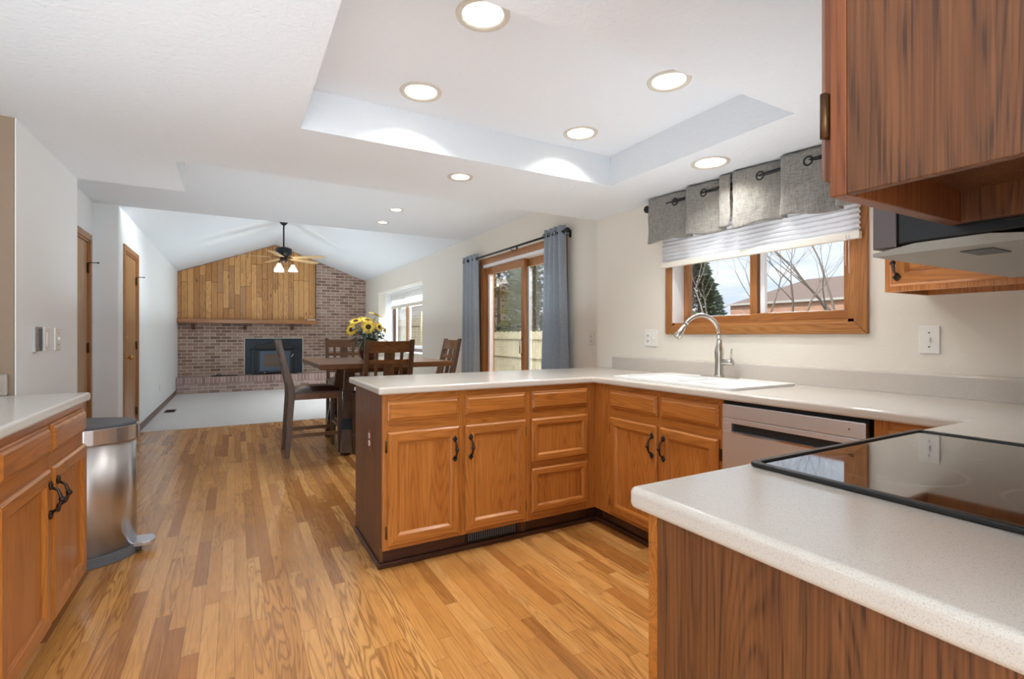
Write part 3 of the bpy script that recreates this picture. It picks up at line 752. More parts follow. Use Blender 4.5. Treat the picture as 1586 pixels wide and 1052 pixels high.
q = MB(); q.box(.052, -.006, PZ0, W - .075, -.0015, PZ1, 'black_plastic'); q.box(.052, -.026, PZ0 - .006, W - .075, -.0225, PZ0 + .001, 'chrome'); q.build('pocket_handle', dw)
q = MB(); q.lathe([(.003, 0), (.003, .001)], 'slot_dark', (W - .06, -.0225, .832), 1, 10); q.build('indicator', dw)
q = MB(); q.box(.006, .05, .001, W - .006, .06, .103, 'black_plastic'); q.build('toe_kick', dw)

# ------------------------------------------------------------------ cooktop
ck = thing('cooktop', 'black glass electric cooktop set on the foreground counter', 'cooktop', (.878, .085, .9145))
q = MB(); q.box(.010, .010, .0002, .677, .532, .006, 'cooktop_glass'); q.build('glass_surface', ck)
fo, fi = rrect(0, 0, .687, .542, .012), rrect(.014, .014, .673, .528, .010)
fr = plate('frame', fo, [fi], .0003, .0095, 'black_plastic', bevel=.003, parent=ck)

# ------------------------------------------------------------------ upper cabinets and microwave hood
uc = thing('wall_cabinet', 'dark oak wall cabinet hanging at the upper right corner of the view', 'wall cabinet', (.945, .338, 1.335), R(180))
UW, UD, UH = .32, .335, .76
q = MB()
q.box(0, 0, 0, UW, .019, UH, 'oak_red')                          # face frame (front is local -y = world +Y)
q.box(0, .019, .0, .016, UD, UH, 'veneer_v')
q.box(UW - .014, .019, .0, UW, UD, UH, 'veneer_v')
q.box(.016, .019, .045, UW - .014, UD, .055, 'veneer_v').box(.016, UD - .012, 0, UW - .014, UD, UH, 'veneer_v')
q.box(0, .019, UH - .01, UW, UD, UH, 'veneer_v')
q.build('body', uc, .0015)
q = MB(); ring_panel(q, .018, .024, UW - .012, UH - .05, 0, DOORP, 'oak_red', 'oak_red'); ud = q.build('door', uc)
for hz in (.10, .62):
    h = MB(); h.box(UW - .010, -.008, hz - .026, UW + .002, -.001, hz + .026, 'hinge_bronze'); h.tube([(UW + .001, -.006, hz - .027), (UW + .001, -.006, hz + .027)], .0042, 'hinge_bronze', 10); h.build('hinge', ud)
pull(ud, .05, .12, -.02)
# corner wall cabinet on the right wall, faces -X
rc = thing('wall_cabinet', 'orange oak wall cabinet on the window wall beyond the black microwave', 'wall cabinet', (2.235, 1.000, 1.338), R(-90))
q = MB(); W = .66; q.box(0, 0, 0, W, .019, .76, 'oak_v').box(0, .019, 0, .016, .338, .76, 'oak_v').box(.016, .019, .03, W, .338, .04, 'oak_x').box(W - .016, .019, 0, W, .338, .76, 'oak_v'); q.box(.016, .32, 0, W - .016, .338, .76, 'oak_v'); q.build('body', rc, .0015)
q = MB(); ring_panel(q, .022, .02, .60, .72, 0, DOORP, 'oak_v', 'oak_x'); rd = q.build('door', rc); pull(rd, .05, .105, -.02)
# over-range microwave
mw = thing('microwave_hood', 'black over-range microwave with a grey underside grille, above the cooktop', 'microwave', (.955, .445, 1.315))
q = MB(); L = .61; q.box(.0, -.455, .004, L, -.036, .42, 'hood_black'); q.build('body', mw, .003)
q = MB(); q.box(-.003, -.372, .035, .0, -.180, .33, 'black_plastic')
q2 = MB(); q2.prism([(-.445, .018), (-.175, .018), (-.175, .036), (-.445, .036)], -.004, 0, 0, 'hood_black'); q2.box(-.0045, -.175, .018, 0, -.168, .42, 'black_plastic'); q2.build('side_vent_panel', mw, .001)
q = MB(); q.box(-.0015, -.035, 0, L, .0, .42, 'hood_side'); q.build('door', mw, .002)
q = MB(); q.prism([(-.44, -.004), (-.20, -.004), (-.15, .003), (-.06, .003), (-.035, -.001), (-.0, -.006), (-.0, -.012), (-.44, -.012)], .0, L, 0, 'hood_base')
q.box(.06, -.40, -.0130, .29, -.17, -.012, 'dark_grey').box(.32, -.40, -.0130, .55, -.17, -.012, 'dark_grey')
for i in range(20): q.box(.065, -.395 + i * .0112, -.0142, .285, -.390 + i * .0112, -.013, 'hood_base').box(.325, -.395 + i * .0112, -.0142, .545, -.390 + i * .0112, -.013, 'hood_base')
q.box(.05, -.14, -.0135, .12, -.10, -.012, 'dark_grey'); q.build('underside_grille', mw)

# ------------------------------------------------------------------ outlets and switches
def wallplate(label, cat, loc, rz, kind='toggle', w_=.072, h_=.117, mat='white_plastic', name='switch_plate', group=None, smat=None):
    """plate facing local -y"""
    t_ = thing(name, label, cat, loc, rz, group)
    q = MB(); q.box(-w_ / 2, -.006, -h_ / 2, w_ / 2, -.0003, h_ / 2, mat); q.build('plate', t_, .002)
    if kind == 'toggle':
        q = MB(); q.box(-.005, -.014, -.006, .005, -.006, .010, mat); q.build('toggle', t_, .001)
        for z in (-.03, .03):
            q = MB(); q.lathe([(.0032, 0), (.0032, -.0012)], 'slot_dark', (0, -.006, z), 1, 8); q.build('screw', t_)
    elif kind == 'outlet':
        for z in (-.02, .02):
            q = MB(); q.lathe([(.017, 0), (.016, -.002)], smat or mat, (0, -.006, z), 1, 16); s_ = q.build('socket', t_)
            q = MB(); q.box(-.007, -.0087, z - .004, -.005, -.008, z + .005, 'slot_dark').box(.005, -.0087, z - .004, .007, -.008, z + .005, 'slot_dark'); q.build('slots', s_)
    elif kind == 'double':
        for x in (-.025,):
            for z in (-.02, .02):
                q = MB(); q.lathe([(.017, 0), (.016, -.002)], mat, (x, -.006, z), 1, 16); s_ = q.build('socket', t_)
                q = MB(); q.box(x - .007, -.0087, z - .006, x - .004, -.008, z + .006, 'slot_dark').box(x + .004, -.0087, z - .006, x + .007, -.008, z + .006, 'slot_dark'); q.build('slots', s_)
        q = MB(); q.box(.018, -.014, -.006, .028, -.006, .010, mat); q.build('toggle', t_, .001)
    elif kind == 'rocker':
        q = MB(); q.box(-.016, -.009, -.033, .016, -.006, .033, mat); q.build('rocker', t_, .001)
    return t_
wallplate('white double gang plate with outlet and switch left of the kitchen window', 'outlet', (XK, 2.60, 1.150), R(-90), 'double', .116, .116, name='outlet_plate')
wallplate('white single switch plate right of the kitchen window above the backsplash', 'switch', (XK, .985, 1.150), R(-90), 'toggle', .072, .117)
wallplate('small switch plate just right of the grey patio door curtain', 'switch', (XD, 3.795, 1.142), R(-90), 'rocker', .072, .117, 'ivory_plastic')
wallplate('small outlet plate between the patio curtain and the counter corner', 'outlet', (XD, 3.50, 1.142), R(-90), 'outlet', .076, .115, 'ivory_plastic', name='outlet_plate')
wallplate('blank rocker switch plate in the middle of the left wall trio', 'switch', (XN, 3.298, 1.150), R(90), 'rocker', .085, .117)
wallplate('farthest switch plate of the left wall trio, nearest the far corner', 'switch', (XN, 3.470, 1.150), R(90), 'toggle', .100, .117)
ic = thing('wall_intercom', 'narrow chrome framed intercom panel on the left wall', 'intercom', (XN, 3.142, 1.150), R(90))
q = MB(); q.box(-.045, -.014, -.060, .045, -.0003, .060, 'chrome'); q.build('frame', ic, .003)
q = MB(); q.box(-.010, -.0155, -.052, .040, -.0141, .052, 'dark_grey'); q.build('panel', ic)
wallplate('low white outlet on the far left wall of the family room', 'outlet', (XL, 9.34, .36), R(90), 'outlet', name='outlet_plate')
wallplate('reddish brown outlet on the end panel of the peninsula', 'outlet', (.635, 2.70, .612), R(-90), 'outlet', .066, .115, 'red_brown', name='outlet_plate', smat='ivory_plastic')

# ------------------------------------------------------------------ recessed lights
def can(label, x, y, z, r, power, group):
    t_ = thing('recessed_light', label, 'ceiling light', (x, y, z), 0, group)
    q = MB(); q.lathe([(r + .020, 0), (r + .018, -.005), (r - .001, -.004), (r - .004, .012), (r - .004, 0.0)], 'baffle', (0, 0, 0), 2, 36, cap=False); q.build('trim_ring', t_)
    q = MB(); q.lathe([(r - .004, .0), (r * .80, .078), (r * .80, .088)], 'baffle', (0, 0, 0), 2, 36, cap=False); q.build('baffle', t_)
    q = MB(); q.lathe([(r * .79, .086), (r * .6, .074), (r * .3, .068), (0, .066)], 'lamp_glow', (0, 0, 0), 2, 28, cap=False); q.build('lens', t_)
    l = light('lamp', 'AREA', (0, 0, .060), (0, 0, 0), power, r * 1.1, color=(1, .98, .95), parent=t_, shape='DISK', spread=R(172))
    return t_
G = 'recessed downlights in the kitchen and dining ceiling'
CL = ['largest tray ceiling downlight at the top edge of the view', 'tray ceiling downlight at the left, above the peninsula end', 'tray ceiling downlight nearest the upper wall cabinet', 'tray ceiling downlight at the far right inner corner of the tray']
for (x, y, r), lb in zip(CANS_T, CL): can(lb, x, y, ZT, r, 5, G)
can('downlight in the low ceiling above the sink and window valance', *CANS_L[0][:2], Z1, CANS_L[0][2], 6, G)
can('small downlight in the low ceiling strip above the peninsula', *CANS_L[1][:2], Z1, CANS_L[1][2], 4, G)
can('nearer small downlight in the dining area ceiling', *CANS_D[0][:2], Z2, CANS_D[0][2], 7, G)
can('farther small downlight in the dining area ceiling', *CANS_D[1][:2], Z2, CANS_D[1][2], 7, G)

# ------------------------------------------------------------------ kitchen window shade, rod, valance
sd = thing('pleated_shade', 'white pleated shade drawn partway down the kitchen window', 'window shade', (2.535, 1.235, 0))
q = MB(); Ls = 1.215; npl = 13; za, zb = 1.656, 1.985
prof = []
for i in range(npl + 1):
    z = za + (zb - za) * i / npl; prof.append((-.012, z))
    if i < npl: prof.append((.008, z + (zb - za) / npl / 2))
vs = []
for yy in (0, Ls): vs += [(p[0], yy, p[1]) for p in prof]
n = len(prof); q.add(vs, [(i, i + 1, n + i + 1, n + i) for i in range(n - 1)], 'shade_white'); q.build('pleats', sd, solid=.0025)
q = MB(); q.box(-.016, -.004, 1.985, .018, Ls + .004, 2.01, 'white_plastic'); q.build('head_rail', sd, .002)
q = MB(); q.box(-.014, -.004, 1.620, .012, Ls + .010, 1.655, 'ivory_plastic'); q.build('bottom_rail', sd, .004)
q = MB(); q.tube([(-.016, .04, 1.64), (-.016, .04, 1.46)], .0012, 'white_plastic', 6); q.tube([(-.016, .055, 1.64), (-.016, .055, 1.50)], .0012, 'white_plastic', 6); q.build('cord', sd)
def rod(label, x, ya, yb, z, r=.011, fin='ball', wall=XK, brk=()):
    t_ = thing('curtain_rod', label, 'curtain rod', (x, ya, z))
    q = MB(); q.tube([(0, 0, 0), (0, (yb - ya), 0)], r, 'black_metal', 12); q.build('rod', t_)
    for yy, s_ in ((0, -1), (yb - ya, 1)):
        q = MB(); q.lathe([(.008, 0), (.012, s_ * .008), (.022, s_ * .02), (.026, s_ * .034), (.020, s_ * .048), (0, s_ * .056)], 'black_metal', (0, yy, 0), 1, 16); q.build('finial', t_)
    for yy in brk:
        q = MB(); q.tube([(0, yy - ya, -.002), (0, yy - ya, -.022), (wall - x - .012, yy - ya, -.026)], .0045, 'black_metal', 8); q.box(wall - x - .012, yy - ya - .012, -.05, wall - x - .0005, yy - ya + .012, .02, 'black_metal'); q.build('bracket', t_)
    return t_
rod('black curtain rod above the kitchen window carrying the grey valance', 2.485, 1.18, 2.515, 2.035, .009, brk=(1.22, 1.87, 2.47))
def cloth(name, label, x, ya, yb, zt, zb, folds, amp, mat, grom, zrod, phase=0, flare=0, hem=0, rr=.02, mats2=None, cat='curtain', lean=0):
    t_ = thing(name, label, cat, (x, (ya + yb) / 2, 0))
    yc = (ya + yb) / 2; hw = (yb - ya) / 2
    def fn(u_, v_):
        y = -hw + 2 * hw * u_; k = 1 + flare * (1 - v_)
        z = zb + (zt - zb) * v_ + hem * math.sin(u_ * 9 + phase) * (1 - v_)
        a = amp * (.75 + .35 * (1 - v_)) * math.sin(2 * PI * folds * u_ + phase + .25 * math.sin(3 * v_)) + .004 * math.sin(31 * u_ + 5 * v_)
        return (a + lean * (1 - v_), y * k, z)
    q = MB(); q.grid(fn, int(26 * max(2, folds)), 24, mat); q.build('fabric', t_, solid=.002)
    for yg in grom:
        u_ = (yg - yc + hw) / (2 * hw); p = fn(u_, (zrod - zb) / (zt - zb))
        q = MB(); ring = []
        for k in range(19):
            th = 2 * PI * k / 18; ring.append((p[0] - .003, p[1] + rr * math.cos(th), zrod + rr * math.sin(th)))
        q.tube(ring, .004, 'black_metal', 6, cap=False); q.build('grommet', t_)
    return t_
def valance(label, x, prof, zt, zb, grom, zrod, seed):
    """prof: (y, x offset) from high y to low y; each tooth starts in front of the rod and ends behind it"""
    t_ = thing('valance', label, 'valance', (x, prof[0][0], 0)); y0_ = prof[0][0]; rn = random.Random(seed)
    pts = []
    for (ya, xa), (yb, xb) in zip(prof, prof[1:]):
        n_ = max(3, int(abs(yb - ya) / .012))
        for k in range(n_): u_ = k / n_; pts.append((ya + (yb - ya) * u_ - y0_, xa + (xb - xa) * (u_ * u_ * (3 - 2 * u_))))
    pts.append((prof[-1][0] - y0_, prof[-1][1])); N = len(pts) - 1
    ph = [rn.uniform(0, 6) for _ in range(4)]
    def fn(u_, v_):
        i = min(int(u_ * N + 1e-6), N); y, xo = pts[i]
        k = 1 - v_
        return (xo * (1 + .25 * k) + .004 * k * math.sin(y * 23 + ph[0]) + .0012 * math.sin(y * 90 + v_ * 14 + ph[1]), y + .004 * k * math.sin(v_ * 9 + ph[2]), zb + (zt - zb) * v_ + (.010 * math.sin(y * 11 + ph[3]) + .004 * math.sin(y * 31)) * k)
    q = MB(); q.grid(fn, N, 22, 'valance_fabric'); q.build('fabric', t_, solid=.002)
    for yg in grom:
        i = min(range(N + 1), key=lambda j: abs(pts[j][0] - (yg - y0_))); rr = .021
        ring = [(pts[i][1] - .004, pts[i][0] + rr * math.cos(2 * PI * k / 18), zrod - .004 + rr * math.sin(2 * PI * k / 18)) for k in range(19)]
        q = MB(); q.tube(ring, .0042, 'black_metal', 6, cap=False); q.build('grommet', t_)
    return t_
F_, B_ = -.030, .030
valance('left half of the grommet valance over the kitchen window, ending near the ceiling corner', 2.487, [(2.507, F_), (2.35, -.008), (2.19, B_), (2.186, F_), (2.07, -.006), (1.945, B_), (1.940, F_), (1.875, -.02)], 2.090, 1.790, (2.30, 2.075), 2.035, 3)
valance('right half of the grommet valance over the kitchen window, beside the hanging oak cabinet', 2.487, [(1.860, -.02), (1.845, F_), (1.70, -.006), (1.575, B_), (1.568, F_), (1.44, -.008), (1.30, B_), (1.295, F_), (1.215, -.01)], 2.090, 1.775, (1.70, 1.445), 2.035, 8)
# patio curtains
rod('long black curtain rod above the sliding patio door', 2.668, 3.78, 5.93, 2.135, .011, wall=XD, brk=(3.75 + .06, 4.82, 5.90))
cloth('curtain', 'grey curtain panel on the left end of the patio door rod', 2.665, 5.68, 6.13, 2.195, .03, 4, .030, 'curtain_blue', (5.72, 5.83, 5.95, 6.08), 2.135, .5, flare=.10)
cloth('curtain', 'grey curtain panel on the right end of the patio door rod, by the counter', 2.665, 3.79, 4.12, 2.195, .03, 4, .034, 'curtain_blue', (3.82, 3.92, 4.02, 4.10), 2.135, .2, flare=.42)
# family room shade
s2 = thing('pleated_shade', 'short white shade at the top of the family room window', 'window shade', (3.02, 8.05, 0))
q = MB(); vs = []; prof = []
for i in range(13): prof.append((0 if i % 2 else -.012, 1.80 + .245 * i / 12))
for yy in (0, 2.80): vs += [(p[0], yy, p[1]) for p in prof]
n = len(prof); q.add(vs, [(i, i + 1, n + i + 1, n + i) for i in range(n - 1)], 'shade_white'); q.build('pleats', s2, solid=.003)
q = MB(); q.box(-.014, 0, 1.74, .012, 2.80, 1.80, 'ivory_plastic'); q.build('bottom_rail', s2, .003)
q = MB(); q.box(-.014, 0, 2.045, .015, 2.80, 2.083, 'white_plastic'); q.build('head_rail', s2, .003)

# ------------------------------------------------------------------ steel bin
bn = thing('step_bin', 'half-round stainless steel pedal bin at the end of the left cabinets', 'bin', (-.80, 3.36, 0))
def half(mb, z0, z1, a, b_, mat, n=28):
    pts = [(0, -b_)] + [(a * math.cos(th), b_ * math.sin(th)) for th in [-PI / 2 + PI * k / n for k in range(n + 1)]][1:-1] + [(0, b_)]
    mb.prism(pts, z0, z1, 2, mat)
q = MB(); half(q, 0.0, .055, .342, .206, 'bin_grey'); q.build('base', bn, .004)
q = MB(); half(q, .055, .645, .335, .20, 'steel_v'); o = q.build('body', bn)
for p in o.data.polygons: p.use_smooth = abs(p.normal.z) < .5 and p.normal.x > -.9
q = MB(); half(q, .618, .695, .347, .210, 'steel_v'); o = q.build('collar', bn, .002)
q = MB(); half(q, .695, .712, .336, .200, 'bin_grey'); o = q.build('lid', bn, .006)
q = MB(); q.prism([(.318, -.05), (.37, -.06), (.405, -.045), (.42, -.01), (.418, .03), (.40, .06), (.36, .07), (.30, .07)], .036, .060, 2, 'steel_h'); q.box(.325, -.035, .008, .36, .035, .028, 'black_plastic'); q.build('pedal', bn, .005)

# ------------------------------------------------------------------ fireplace wall
pn = MB(); pn.prism([(XL + .002, 1.505), (1.60, 1.505), (1.60, roof_z(1.60) - .01), (RX, ZR - .01), (XL + .002, Z2 - .01)], YB - .035, YB - .001, 1, 'barn_wood')
tag(pn.build('wood_panelling'), 'vertical rustic boards covering the gable above the mantel', 'wall panelling')
q = MB(); q.box(1.60, YB - .042, 1.505, 1.625, YB - .001, roof_z(1.625) - .01, 'dark_trim_y'); o = q.build('panel_edge_trim', [x for x in COL.objects if x.name.startswith('wood_panelling')][0])
mn = thing('mantel_shelf', 'long oak mantel beam across the brick above the fireplace', 'mantel', (XL, YB, 0))
q = MB(); q.box(.004, -.20, 1.415, 2.64, -.001, 1.503, 'oak_trim_x'); q.build('beam', mn, .008)
for x in (-.74, .195, 1.124):
    q = MB(); q.prism([(-.001, 1.414), (-.13, 1.414), (-.13, 1.39), (-.05, 1.30), (-.001, 1.28)], x - XL - .03, x - XL + .03, 0, 'dark_trim_y'); q.build('corbel', mn, .003)
rm = tag(MB().box(1.43, 11.97, 1.5035, 1.60, 12.02, 1.522, 'white_plastic').build('remote_control', bevel=.004), 'small white remote lying on the right end of the mantel', 'remote control')
# raised hearth
hz = .325; HY = 11.745
hr = thing('hearth', 'raised brick hearth running along the foot of the fireplace wall', 'hearth', (0, 0, 0))
q = MB(); q.box(XL + .002, HY + .012, .005, XD - .002, YB - .001, hz - .13, 'brick_hearth'); q.build('base_course', hr)
q = MB(); q.box(XL + .002, HY, hz - .13, XD - .002, YB - .001, hz, 'brick_soldier'); q.build('cap_course', hr, .006)
# wood stove insert
st = thing('fireplace_insert', 'black wood stove insert with a glass door, set in the brick', 'fireplace', (.765, YB, hz))
q = MB(); q.box(-.575, -.012, .001, .575, -.001, .770, 'stove_steel'); q.build('surround', st)
q = MB()
q.box(-.59, -.020, .001, -.572, -.001, .785, 'light_border').box(.572, -.020, .001, .59, -.001, .785, 'light_border').box(-.59, -.020, .770, .59, -.001, .787, 'light_border'); q.build('surround_border', st, .002)
q = MB(); q.box(-.40, -.20, .02, .40, -.012, .50, 'black_metal'); q.box(-.455, -.17, .0, -.36, -.012, .53, 'stove_steel').box(.36, -.17, 0, .455, -.012, .53, 'stove_steel'); q.box(-.49, -.19, .525, -.33, -.012, .545, 'black_metal').box(.33, -.19, .525, .49, -.012, .545, 'black_metal')
arch = [(-.40 + .8 * k / 16, .60 + .075 * math.sin(PI * k / 16)) for k in range(17)]
q.prism([(-.33, .54)] + [(-.40, .60)] + arch[1:-1] + [(.40, .60), (.33, .54)], -.22, -.012, 1, 'black_metal'); q.build('firebox', st, .004)
q = MB(); q.box(-.30, -.225, .07, .30, -.201, .50, 'stove_blue'); q.box(-.34, -.212, .03, .34, -.201, .525, 'stove_steel'); dn = q.build('door', st, .006)
q = MB(); q.prism([(-.22, .16), (.22, .16), (.22, .40), (.16, .435), (-.16, .435), (-.22, .40)], -.229, -.2255, 1, 'firebrick'); q.build('door_glass', dn)
q = MB(); q.tube([(.29, -.23, .34), (.33, -.27, .38), (.36, -.29, .43)], .010, 'nickel', 8); q.build('door_handle', dn)
q = MB(); q.lathe([(.012, 0), (.018, -.03), (0, -.034)], 'nickel', (-.20, -.201, .04), 1, 10); q.build('air_control', st)
# dark iron hearth tool lying on the hearth
q = MB(); q.tube([(-.42, 11.86, hz + .012), (-.20, 11.84, hz + .012), (.05, 11.86, hz + .012)], .010, 'black_metal', 8); q.tube([(-.33, 11.90, hz + .02), (-.27, 11.83, hz + .05), (-.22, 11.88, hz + .012)], .008, 'black_metal', 8)
q.box(-.40, 11.80, hz + .001, -.22, 11.92, hz + .02, 'black_metal')
tag(q.build('fireplace_tool'), 'black fireplace tool lying flat on the left of the hearth', 'fireplace tool')
# carpet floor register
q = MB(); q.box(-.93, 9.05, .0045, -.79, 9.36, .010, 'dark_trim_y')
fvt = q.build('floor_register', bevel=.001); tag(fvt, 'brown floor register in the carpet beside the left wall', 'air vent')
q = MB()
for i in range(9): q.box(-.915, 9.07 + i * .031, .0102, -.805, 9.088 + i * .031, .0115, 'dark_gap')
q.build('slots', fvt)

# ------------------------------------------------------------------ ceiling fan
fn_ = thing('ceiling_fan', 'black ceiling fan with pale blades and lit glass shades in the family room', 'ceiling fan', (.735, 9.35, -.08))
q = MB(); q.lathe([(.07, ZR + .045), (.065, ZR + .01), (.03, ZR - .03)], 'black_metal', n=20); q.build('canopy', fn_)
q = MB(); q.tube([(0, 0, ZR + .0), (0, 0, 2.72)], .013, 'black_metal', 10); q.build('downrod', fn_)
q = MB(); q.lathe([(.03, 2.76), (.085, 2.745), (.13, 2.725), (.135, 2.66), (.115, 2.625), (.06, 2.60), (.05, 2.57)], 'black_metal', n=32); q.build('motor', fn_)
q = MB(); q.lathe([(.05, 2.575), (.062, 2.56), (.062, 2.52), (.035, 2.49), (.0, 2.48)], 'bronze', n=24); kit = q.build('light_kit', fn_)
for i in range(5):
    a = R(-37 + 72 * i)
    ca, sa = math.cos(a), math.sin(a)
    q = MB(); q.beam((ca * .05, sa * .05, 2.585), (ca * .20, sa * .20, 2.575), .035, .008, 'bronze'); br = q.build('blade_iron', fn_)
    prf = [(.16, -.045), (.18, -.055), (.64, -.072), (.71, -.066), (.735, -.035), (.74, 0), (.735, .035), (.71, .066), (.64, .072), (.18, .055), (.16, .045)]
    q = MB(); q.prism(prf, -.004, .004, 2, 'fan_blade'); bl = q.build('blade', fn_, .001, loc=(0, 0, 2.572), rot=(R(-9), 0, a))
for i in range(3):
    a = R(-4.5 + 120 * i); c_ = Vector((math.cos(a), math.sin(a), 0))
    q = MB(); q.tube([c_ * .04 + Vector((0, 0, 2.52)), c_ * .09 + Vector((0, 0, 2.535)), c_ * .135 + Vector((0, 0, 2.50)), c_ * .140 + Vector((0, 0, 2.455))], .007, 'bronze', 8); arm = q.build('lamp_arm', fn_)
    p = c_ * .145
    q = MB(); q.lathe([(.022, 2.46), (.03, 2.445), (.048, 2.41), (.074, 2.362), (.080, 2.345)], 'shade_glow', (p.x, p.y, 0), 2, 20, cap=False); shd = q.build('glass_shade', arm)
    q = MB(); q.lathe([(0, 2.44), (.02, 2.42), (.024, 2.395), (.015, 2.37), (0, 2.365)], 'lamp_glow', (p.x, p.y, 0), 2, 12, cap=False); q.build('bulb', shd)
light('fan_lamp', 'POINT', (0, 0, 2.30), (0, 0, 0), 5, color=(1, .85, .66), parent=fn_)

# ------------------------------------------------------------------ dining table
TZ = .90
TX0, TX1, TY0, TY1 = .68, 1.98, 4.83, 6.25
tb = thing('dining_table', 'counter-height wooden dining table with splayed trestle legs', 'table', ((TX0 + TX1) / 2, (TY0 + TY1) / 2, 0))
hx, hy = (TX1 - TX0) / 2, (TY1 - TY0) / 2
q = MB(); vs = []
for z, ins in ((TZ, .0), (TZ - .045, .0), (TZ - .052, .012)): vs += [(-hx + ins, -hy + ins, z), (hx - ins, -hy + ins, z), (hx - ins, hy - ins, z), (-hx + ins, hy - ins, z)]
fs = [(0, 1, 2, 3), (11, 10, 9, 8)] + [(r * 4 + k, r * 4 + 4 + k, r * 4 + 4 + (k + 1) % 4, r * 4 + (k + 1) % 4) for r in range(2) for k in range(4)]
q.add(vs, fs, 'walnut_x'); q.build('tabletop', tb, .003)
q = MB(); AI = .30
q = MB(); q.box(-hx + AI, -hy + AI + .1, TZ - .115, hx - AI, -hy + AI + .13, TZ - .053, 'walnut_x').box(-hx + AI, hy - AI - .13, TZ - .115, hx - AI, hy - AI - .1, TZ - .053, 'walnut_x'); q.build('apron', tb, .002)
if False: q.box(-hx + .14, -hy + .12, TZ - .13, hx - .14, -hy + .15, TZ - .053, 'walnut_x').box(-hx + .14, hy - .15, TZ - .13, hx - .14, hy - .12, TZ - .053, 'walnut_x').box(-hx + .14, -hy + .15, TZ - .13, -hx + .17, hy - .15, TZ - .053, 'walnut_x').box(hx - .17, -hy + .15, TZ - .13, hx - .14, hy - .15, TZ - .053, 'walnut_x'); q.build('apron', tb, .002)
for sx in (-1, 1):
    for sy in (-1, 1):
        q = MB(); a = (sx * (hx - .36), sy * (hy - .50), TZ - .055); b_ = (sx * (hx - .27), sy * (hy - .21), .012)
        q.beam(a, b_, .10, .075, 'walnut_v', up=(0, 1, 0)); lg = q.build('leg', tb, .004)
        k0, k1 = .62, .74; A, B = Vector(a), Vector(b_)
        q = MB(); q.beam(A.lerp(B, k0), A.lerp(B, k1), .108, .083, 'stove_steel', up=(0, 1, 0)); q.build('metal_band', lg, .002)
q = MB()
for sx in (-1, 1): q.beam((sx * (hx - .31), -(hy - .38), .24), (sx * (hx - .31), hy - .38, .24), .05, .07, 'walnut_x')
q.beam((-(hx - .31), 0, .24), (hx - .31, 0, .24), .05, .07, 'walnut_x'); q.build('stretcher', tb, .003)

